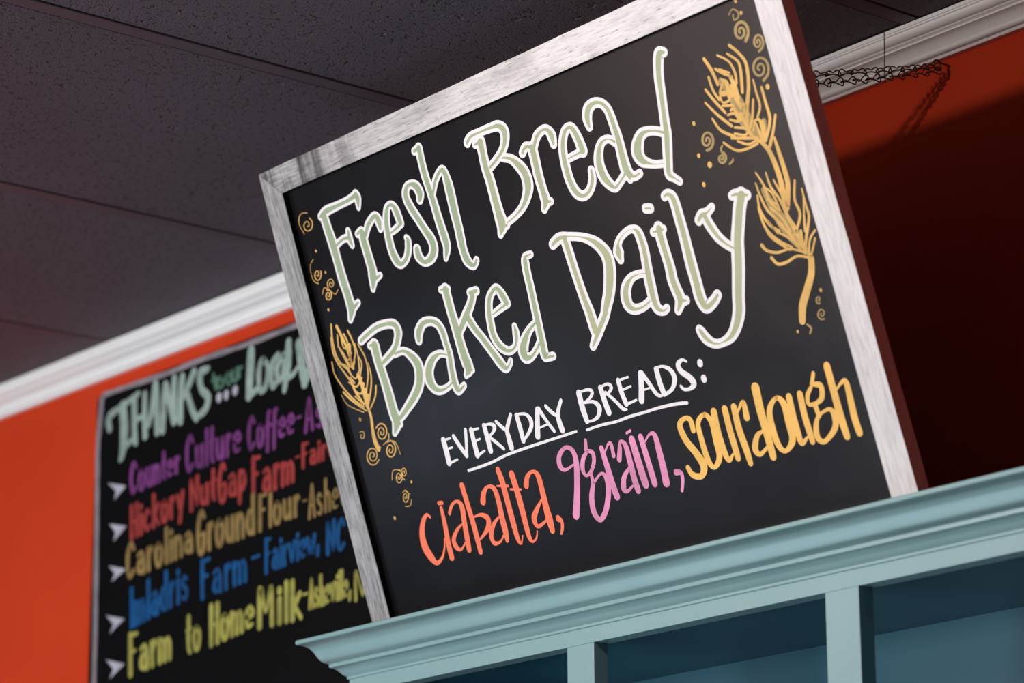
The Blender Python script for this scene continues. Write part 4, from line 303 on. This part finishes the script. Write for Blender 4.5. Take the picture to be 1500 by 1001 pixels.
 'Farm to Home Milk/Home': '-3895.8,877.8,12.2 -3893.4,818.6,12.2|-3878.8,878.3,12.2 -3876.5,820.7,12.1|-3894.6,848.2,7.4 -3877.7,849.4,7.4|-3857.7,857.6,11.9 -3865.6,844.7,12.3 -3861.2,823.7,9.5 -3851.7,826.5,12 -3848.8,846.1,11.6 -3857.7,857.6,9.5|-3838.5,857.8,12 -3836.7,825.5,11.9|-3837.6,849.7,11.2 -3829.8,858.4,6.8 -3824.6,848.1,11.5 -3823.9,827.1,11.9|-3824.7,850.8,11.2 -3817,859.2,6.8 -3811.8,849.2,11.4 -3810.5,828.8,11.8|-3798.9,846.3,8.2 -3782.6,850.7,11.6 -3788.8,862,6.7 -3797.9,852.9,12.1 -3796.1,833,9.2 -3783.2,834.5,7.4',
 'Farm to Home Milk/Milk': '-3763.5,827.9,12.7 -3763.3,886.2,12.1 -3747.7,847.8,7.4 -3734.5,884.9,9.6 -3730.7,827.3,12.4|-3712,861.1,12.4 -3711,827,12.4|-3712.4,873.7,12.4 -3712.5,876,12.4|-3694.9,883.2,12.4 -3693.3,826.7,12.3|-3679.1,882.5,12.3 -3677.5,826.4,12.3|-3660,862.2,11.6 -3676.5,843.2,11.6|-3673.4,845.9,9.3 -3656,826,9.2',
 'Farm to Home Milk/-': '-3651.5,859.2,5.4 -3641,859.6,5.4',
 'Farm to Home Milk/Asheville,': '-3634.2,836.2,7.9 -3630.8,881,4.9 -3625.1,836.6,7.6|-3632.9,852,4.8 -3627.2,852.1,4.8|-3613.3,859.7,5.5 -3618,864.1,6.7 -3619.4,855.3,7.3 -3613.6,846.7,7.3 -3615.1,837,7.1 -3620.2,840.3,5|-3607.1,880.5,7.7 -3606.1,837.4,7.7|-3606.6,856.8,7.7 -3602.8,864.1,4.5 -3599.7,854.7,7.5 -3598.8,837.7,7.6|-3593.6,851.4,5.7 -3585.8,854.1,7.8 -3588.8,864.1,4.5 -3593.1,856.9,7.8 -3592.2,840.1,6.8 -3586,840.3,4.8|-3581,863.3,7.3 -3576,838.6,5.3 -3572.1,865.4,7.8|-3566,863.3,7.6 -3565.5,839.1,7.6|-3566.2,872.2,7.6 -3566.2,873.9,7.6|-3560,879.4,7.6 -3559.2,839.3,7.6|-3554,879.3,7.6 -3553.3,839.6,7.6|-3548.4,852.4,5.5 -3540.7,854.9,7.7 -3543.6,864.2,4.5 -3547.9,857.5,7.7 -3547.1,841.8,6.7 -3541,842,4.7|-3534,846.1,7.6 -3534.6,834.6,7.6',
 'Farm to Home Milk/NC': '-3519.3,832.2,9.1 -3520,874.1,6.2 -3501.7,835.4,5.7 -3501,874.6,9.2|-3468.8,867.5,6.5 -3476.9,875.3,6.1 -3486.2,864.8,9.2 -3488.1,848.4,8.8 -3481.7,834.6,5.4 -3469.7,841.4,7.4',
 'border': '-4232.9,793,12.6 -4237.1,961.3,12.7 -4242.9,1121.7,12.8 -4245.4,1197.2,13 -4238.6,1259.8,13.2 -4235.5,1279,12.8 -4220.9,1283,9 -4130.7,1281.7,8.6 -4038.8,1279.6,8.6 -3930.1,1281.2,9 -3809.7,1278.4,8.8 -3681.3,1279.3,9.3 -3528.6,1278.8,9',
}
ARROWS = [[[-4209.6,1129.5],[-4154.5,1114.9],[-4188.8,1097.2],[-4183.4,1111]],[[-4201.2,1059.6],[-4148.6,1047.3],[-4186.8,1027.8],[-4181.4,1042.7]],[[-4199.1,990.3],[-4146.7,976.4],[-4189.1,961.8],[-4179.5,973.7]],[[-4202.6,909],[-4146.2,895.2],[-4190.3,877.1],[-4178.8,891]],[[-4198.2,836.1],[-4142,821.9],[-4185.9,803.5],[-4174.4,817.5]]]
ATTACH1 = (-2.45273, 2.14311, 1.20969)
ATTACH2 = (-2.44259, 2.14638, 1.20013)

def cat(pts, n=7):
    if len(pts) < 3: return pts
    if len(pts) == 3: n = 6
    out = []
    P_ = [pts[0]] + list(pts) + [pts[-1]]
    closed = math.dist(pts[0][:2], pts[-1][:2]) < .5 and len(pts) > 4
    if closed: P_ = [pts[-2]] + list(pts) + [pts[1]]
    for i in range(1, len(P_) - 2):
        a, b, c, d = P_[i - 1:i + 3]
        for k in range(n):
            t = k / n
            out.append(tuple(.5 * ((2 * b[j]) + (-a[j] + c[j]) * t + (2 * a[j] - 5 * b[j] + 4 * c[j] - d[j]) * t * t + (-a[j] + 3 * b[j] - 3 * c[j] + d[j]) * t ** 3) for j in range(3)))
    out.append(pts[-1]); return out
def parse(s): return [[tuple(map(float, t.split(','))) for t in st.split()] for st in s.split('|')]
def ribbons(name, strokes, m, pt, grow=0, lift=0., parent=None, label=None, round_ends=True, wob=0.):
    """pt(u,v,h) maps millimetres on the board to the parent's space; h = height off the board in mm"""
    verts = []; faces = []; h0 = lift
    for si, st in enumerate(strokes):
        st = cat(st); h = h0 + .012 * (si % 7)
        n = len(st); L = []; Rr = []
        for i, (x, y, wd) in enumerate(st):
            a = st[max(i - 1, 0)]; b = st[min(i + 1, n - 1)]
            dx, dy = b[0] - a[0], b[1] - a[1]; q = math.hypot(dx, dy) or 1; dx /= q; dy /= q
            r = max(wd / 2 + grow, .25) * (1 + random.uniform(-wob, wob))
            L.append((x - dy * r, y + dx * r)); Rr.append((x + dy * r, y - dx * r))
            if i == 0: d0 = (dx, dy, r)
            if i == n - 1: d1 = (dx, dy, r)
        K = 6
        def capp(c_, d, sgn):
            dx, dy, r = d; out = []
            for k in range(1, K):
                a = math.pi * k / K
                ca, sa = math.cos(a), math.sin(a)
                # start at the left normal, sweep round behind (sgn=-1) or ahead (sgn=1)
                out.append((c_[0] + r * (-dy * ca + sgn * dx * sa), c_[1] + r * (dx * ca + sgn * dy * sa)))
            return out
        def add(lst):
            i0 = len(verts); verts.extend(pt(x, y, h) for x, y in lst); return list(range(i0, i0 + len(lst)))
        li = add(L); ri = add(Rr)
        for i in range(n - 1): faces.append((li[i], ri[i], ri[i + 1], li[i + 1]))
        if round_ends:
            c0 = add(capp(st[0], d0, -1)); c1 = add(capp(st[-1], d1, 1))
            faces.append([li[0]] + c0 + [ri[0]]); faces.append([li[-1]] + c1 + [ri[-1]])
    me = bpy.data.meshes.new(name); me.from_pydata(verts, [], faces); me.materials.append(m)
    o = link(name, me, parent)
    if label: o['label'] = label
    return o

# ------------------------------------------------------------------ blackboard on the wall (left, out of focus)
wb = empty('wall_chalkboard', (-3.55, WY, H + .62))
tag(wb, 'wide black chalkboard on the orange wall listing farms in coloured chalk', 'chalkboard')
ox, oz = -3.55, H + .62
bx0, bx1, bz0, bz1 = -4.252, -2.92, H - .02, H + 1.2865
bm = bmesh.new(); rr = .018; ring = []
for cx, cz, a0 in ((bx1 - rr, bz1 - rr, 0), (bx0 + rr, bz1 - rr, 90), (bx0 + rr, bz0 + rr, 180), (bx1 - rr, bz0 + rr, 270)):
    ring += arc(cx, cz, rr, rr, a0, a0 + 90, 5)
va = [bm.verts.new((x - ox, -.0125, z - oz)) for x, z in ring]; vb = [bm.verts.new((x - ox, -.0005, z - oz)) for x, z in ring]
bm.faces.new(va); bm.faces.new(vb[::-1])
for i in range(len(ring)): bm.faces.new((va[i], va[(i + 1) % len(ring)], vb[(i + 1) % len(ring)], vb[i]))
fin(bm, 'panel', M_board2, wb)
pw = lambda u, v, h: (u / 1000 - ox, -.0127 - h / 1000 * .5, v / 1000 + H - oz)
COL = {'THANKS': (K_mint, 'pale mint'), 'to our': (K_green, 'green'), '...': (K_white, 'white'), 'LOCAL V': (K_mint, 'pale mint'), 'Counter Culture Coffee': (K_violet, 'violet'),
       'Hickory Nut Gap Farm': (K_red, 'red'), 'Carolina Ground Flour': (K_ochre, 'ochre'), 'Imladris Farm': (K_blue, 'blue'), 'Farm to Home Milk': (K_lime, 'yellow green')}
for k in BOARD_INK:
    if k == 'border': continue
    ln, wd = (k.split('/') + [k])[:2]; m, cn = COL[ln]
    if k == '...':
        for s in parse(BOARD_INK[k]): ribbons('chalk_dot', [s], m, pw, 0, .1, wb)
        continue
    o = ribbons('chalk_word' if len(wd) > 1 else 'chalk_dash', parse(BOARD_INK[k]), m, pw, -.45 if '/' in k else 0, .1, wb, ('writing "%s" in %s chalk' % (k.replace(' V', ' and a further capital'), cn) if '/' not in k else 'word in %s chalk' % cn) if len(wd) > 1 else '%s chalk dash' % cn, wob=.06)
    if k in ('THANKS', 'LOCAL V'):
        st = [[(x, y, .9) for x, y, z in s] for s in parse(BOARD_INK[k])]
        ribbons('letter_centre', st, K_green, pw, 0, .35, o)
bl = parse(BOARD_INK['border'])[0]
bl = [(bl[0][0], 20., bl[0][2]), (bl[0][0], 400., bl[0][2])] + bl + [(-3200., bl[-1][1], bl[-1][2]), (-2932., bl[-1][1], bl[-1][2])]
ribbons('chalk_border', [bl], K_grey, pw, 0, .1, wb, 'thin grey chalk line round the edge', wob=.15)
for a in ARROWS:
    me = bpy.data.meshes.new('chalk_arrow'); me.from_pydata([pw(x, y, .1) for x, y in a], [], [(0, 1, 3), (1, 2, 3)]); me.materials.append(K_white)
    link('chalk_arrow', me, wb)

# ------------------------------------------------------------------ cabinet
LX, LY, LZ = -3.2014, 2.24, H + .692
FX, FY = LX + .05, LY + .05            # outer left corner of the face frame
RX = -1.8; CT = H + .632               # right end, underside of the top
cab = empty('display_cabinet', ((FX + RX) / 2, (FY + WY) / 2, 0))
tag(cab, 'tall open blue green painted cabinet with moulded top, under the leaning bread sign', 'cabinet')
def cb(name, m, x0, x1, y0, y1, z0, z1, bev=0):
    cx, cy = (FX + RX) / 2, (FY + WY) / 2
    return box(name, m, x0 - cx, x1 - cx, y0 - cy, y1 - cy, z0, z1, bev, cab)
prof = [(.036, 0), (.001, 0), (0, -.001), (0, -.0045), (.001, -.0056), (.0045, -.0062)]
prof += [(.009, -.0080), (.0135, -.0112), (.0170, -.0160), (.0195, -.0212), (.0225, -.0262), (.0265, -.0298), (.0305, -.0314)]
prof += [(.0312, -.0320), (.0312, -.0352), (.0318, -.0362), (.0350, -.0374), (.0385, -.0395), (.0415, -.0428), (.0440, -.0458), (.0470, -.0478), (.0478, -.0486), (.0478, -.0512), (.0484, -.0518), (.0506, -.0522), (.0506, -.042), (.044, -.020)]
cx, cy = (FX + RX) / 2, (FY + WY) / 2
# outside measure at the right end mirrors the left
RXo = RX + .05
sweep('crown', M_teal, prof, [lambda a, b: (LX + a - cx, WY - .006 - cy, LZ + b), lambda a, b: (LX + a - cx, LY + a - cy, LZ + b),
                              lambda a, b: (RXo - a - cx, LY + a - cy, LZ + b), lambda a, b: (RXo - a - cx, WY - .006 - cy, LZ + b)], cab)
RB = H + .6215                           # bottom of the top rail
cb('top_rail', M_teal, FX, RX, FY, FY + .022, RB, LZ - .042, .0006)
ST = [(FX, FX + .05), (-2.7185, -2.6705), (-2.2905, -2.2405), (RX - .05, RX)]
for a, b in ST: cb('stile', M_teal, a, b, FY + .0001, FY + .0219, .10, RB, .0006)
cb('bottom_rail', M_teal, FX, RX, FY, FY + .022, 0, .10, .0006)
cb('side_panel', M_teal, FX, FX + .018, FY + .022, WY - .02, 0, LZ - .045)
cb('side_panel', M_teal, RX - .018, RX, FY + .022, WY - .02, 0, LZ - .045)
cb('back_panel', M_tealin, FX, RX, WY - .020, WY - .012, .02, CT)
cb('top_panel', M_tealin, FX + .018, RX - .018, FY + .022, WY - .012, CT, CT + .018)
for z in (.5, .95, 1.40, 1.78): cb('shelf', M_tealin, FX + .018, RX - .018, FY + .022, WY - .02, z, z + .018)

# ------------------------------------------------------------------ the leaning sign
TH = 0.329543459
O_ = Vector((-3.09016181, 2.28, H + .70436792))
sg = empty('bread_sign', O_, (TH, 0, 0))
tag(sg, 'large black bread sign in a whitewashed wooden frame, leaning forward on top of the cabinet', 'sign')
TK = .0185; BOT = -.0565
def rail(name, quad, mats, inner):
    """quad: four (x,z) corners bl, br, tr, tl in metres on the front; extruded back"""
    bm = bmesh.new(); n = 14; fr = []; bk = []
    bl, br, tr, tl = [Vector(q) for q in quad]
    horiz = (br - bl).length > (tl - bl).length
    pts = []
    def side(p, q, wob, nn):
        return [(p + (q - p) * (i / nn)) + Vector((random.uniform(-wob, wob), random.uniform(-wob, wob))) * (0 if i == 0 else 1) for i in range(nn)]
    pts = side(bl, br, .0 if horiz else 0, n if horiz else 1) + side(br, tr, 0 if horiz else .0004, 1 if horiz else n) + side(tr, tl, .0004 if horiz else 0, n if horiz else 1) + side(tl, bl, 0 if horiz else .0004, 1 if horiz else n)
    f = [bm.verts.new((p.x, 0, p.y)) for p in pts]; b = [bm.verts.new((p.x, TK, p.y)) for p in pts]
    ff = bm.faces.new(f); bm.faces.new(b[::-1])
    sides = []
    for i in range(len(pts)):
        fc = bm.faces.new((f[i], b[i], b[(i + 1) % len(pts)], f[(i + 1) % len(pts)])); fc.material_index = 1; sides.append((i, fc))
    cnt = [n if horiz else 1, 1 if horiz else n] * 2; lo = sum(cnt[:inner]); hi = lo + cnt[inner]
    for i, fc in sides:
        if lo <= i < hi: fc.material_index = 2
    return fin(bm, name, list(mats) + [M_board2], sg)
g_ = .0004
OL0, OL1 = (.0, BOT), (.0058, .5885)
IL0, IL1 = (.0375, -.030), (.0435, .5548)
OR0, OR1 = (.9505, BOT), (.9445, .5975)
IR0, IR1 = (.9120, -.030), (.9080, .5560)
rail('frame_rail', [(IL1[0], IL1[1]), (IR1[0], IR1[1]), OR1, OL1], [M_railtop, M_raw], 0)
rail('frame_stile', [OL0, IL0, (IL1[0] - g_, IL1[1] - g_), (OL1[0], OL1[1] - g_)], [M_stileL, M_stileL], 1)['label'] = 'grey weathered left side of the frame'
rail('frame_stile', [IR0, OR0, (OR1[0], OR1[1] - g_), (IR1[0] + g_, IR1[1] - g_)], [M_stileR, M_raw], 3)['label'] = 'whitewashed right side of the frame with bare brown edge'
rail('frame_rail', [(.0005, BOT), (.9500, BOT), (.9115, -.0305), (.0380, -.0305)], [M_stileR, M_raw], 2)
bm = bmesh.new(); addbox(bm, .030, .920, .0081, .0123, -.036, .562); fin(bm, 'panel', M_board, sg)
ps = lambda u, v, h: (u / 1000, .0080 - h / 1000 * .35, v / 1000)
for k, OUT, sage in (('Fresh', 3.4, (.315, .39, .255)), ('Bread', 4.2, (.375, .42, .265)), ('Baked', 3.7, (.34, .41, .25)), ('Daily', 4.5, (.41, .44, .265))):
    I_sage = ink('sage_green_marker', sage, var=.06)
    s_ = parse(SIGN_INK[k])
    o = ribbons('painted_word', s_, I_white, ps, OUT, .1, sg, 'word %s in sage green letters outlined in white' % k)
    ribbons('letter_fill', s_, I_sage, ps, 0, .3, o)
ribbons('painted_word', parse(SIGN_INK['EVERYDAY']), I_white, ps, 0, .1, sg, 'word EVERYDAY in white capitals')
ribbons('painted_word', parse(SIGN_INK['BREADS']), I_white, ps, 0, .1, sg, 'word BREADS with a colon in white capitals')
for s in parse(SIGN_INK['underline']): ribbons('underline', [s], I_white, ps, 0, .1, sg)
ribbons('painted_word', parse(SIGN_INK['ciabatta']), I_coral, ps, 0, .1, sg, 'word ciabatta with comma in coral')
ribbons('painted_word', parse(SIGN_INK['9grain']), I_pink, ps, 0, .1, sg, 'word 9grain with comma in pink')
ribbons('painted_word', parse(SIGN_INK['sourdough']), I_yellow, ps, 0, .1, sg, 'word sourdough in golden yellow')
ribbons('wheat_drawing', parse(SIGN_INK['wheat_left']), I_gold, ps, 0, .1, sg, 'gold ear of wheat drawn at the left edge')
for s in parse(SIGN_INK['wheat_shade']): ribbons('wheat_shading', [s], I_dim, ps, 0, .02, sg, 'dull gold shading under an ear of wheat')
ribbons('wheat_drawing', parse(SIGN_INK['wheat_right']), I_gold, ps, 0, .1, sg, 'two gold ears of wheat drawn at the right edge')
for key, m in (('swirls_left', I_gold), ('swirls_right', I_dim)):
    for s in parse(SIGN_INK[key]):
        dot = len(s) == 2
        ribbons('painted_dot' if dot else 'swirl', [s], I_gold if dot else m, ps, 0, .45, sg)
bm = bmesh.new(); addbox(bm, .0405, .9095, .0124, .0124 + .018, .505, .548); fin(bm, 'back_batten', M_raw, sg)

# ------------------------------------------------------------------ chain, hook and screw eye
def tube(bm, pts, r, closed=False, seg=6):
    n = len(pts); rings = []
    for i, p_ in enumerate(pts):
        a = pts[(i - 1) % n] if closed or i else pts[0]; b = pts[(i + 1) % n] if closed or i < n - 1 else pts[-1]
        t = (b - a).normalized(); up = Vector((0, 0, 1)) if abs(t.z) < .9 else Vector((1, 0, 0))
        if closed or True:
            if rings: up = prev - t * prev.dot(t); up.normalize()
            else: up = (up - t * up.dot(t)).normalized()
        prev = up; s = t.cross(up)
        rings.append([bm.verts.new(p_ + (up * math.cos(2 * math.pi * k / seg) + s * math.sin(2 * math.pi * k / seg)) * r) for k in range(seg)])
    m = n if closed else n - 1
    for i in range(m):
        r0, r1 = rings[i], rings[(i + 1) % n]
        for k in range(seg): bm.faces.new((r0[k], r0[(k + 1) % seg], r1[(k + 1) % seg], r1[k]))
    if not closed: bm.faces.new(rings[0][::-1]); bm.faces.new(rings[-1])
bm = bmesh.new(); L_ = .0205; Wd = .0098; pts = []
for i in range(28):
    t = 2 * math.pi * i / 28; a = L_ / 2 * math.cos(t); l_ = Wd / 2 * math.sin(2 * t) * 1.0; tw_ = (a / (L_ / 2)) * math.pi / 4
    off = .0011 * math.sin(t)          # the wires pass each other at the waist
    pts.append(Vector((a, l_ * math.cos(tw_) - off * math.sin(tw_), l_ * math.sin(tw_) + off * math.cos(tw_))))
tube(bm, pts, .00085, True)
me_link = bpy.data.meshes.new('link'); bmesh.ops.recalc_face_normals(bm, faces=bm.faces); bm.to_mesh(me_link); bm.free(); me_link.materials.append(M_chain)
for p_ in me_link.polygons: p_.use_smooth = True
HK = Vector((-2.3415, 2.562, H + 1.3005))
ch = empty('hanging_chain', HK)
tag(ch, 'thin brass wire chain doubled over the wall hook, running behind the sign', 'chain')
def strand(A, Bp, sag, phase):
    n = round((Bp - A).length / (L_ * .86))
    P3 = [A + (Bp - A) * (i / n) - Vector((0, 0, sag * 4 * (i / n) * (1 - i / n))) for i in range(n + 1)]
    for i in range(n):
        d = (P3[i + 1] - P3[i]).normalized(); q = d.to_track_quat('X', 'Z')
        o = link('link', me_link, ch); o.location = (P3[i] + P3[i + 1]) / 2 - HK
        o.rotation_mode = 'QUATERNION'; o.rotation_quaternion = q @ Euler((phase + random.uniform(-.35, .35), 0, 0)).to_quaternion()
AT1 = Vector(ATTACH1) + Vector((0, 0, H)); AT2 = Vector(ATTACH2) + Vector((0, 0, H))
strand(AT1, HK, .001, .2)
strand(AT2, HK + Vector((0, 0, -.006)), .006, 1.0)
bm = bmesh.new()
tube(bm, [HK + Vector((.0, .018, .004)), HK + Vector((0, .008, .004)), HK + Vector((0, .002, .004))] + [HK + Vector((0, -.0045 + .0065 * math.cos(a), .000 + .0065 * math.sin(a))) for a in [1.0 + .45 * i for i in range(12)]], .0012)
o = fin(bm, 'wall_hook', M_chain, None, True); tag(o, 'small brass hook in the orange wall under the crown moulding', 'hook')
bm = bmesh.new()
Ri = sg.matrix_basis.inverted() if False else Matrix.Rotation(-TH, 4, 'X')
for A in (AT1, AT2):
    l = Ri @ (A - O_); yb = .0124 + .018
    tube(bm, [Vector((l.x, yb - .001, l.z)), Vector((l.x, l.y - .006, l.z))] + [Vector((l.x, l.y - .0005 + .005 * math.cos(a), l.z + .005 * math.sin(a))) for a in [3.1 + .52 * i for i in range(12)]], .0011)
fin(bm, 'screw_eye', M_chain, sg, True)
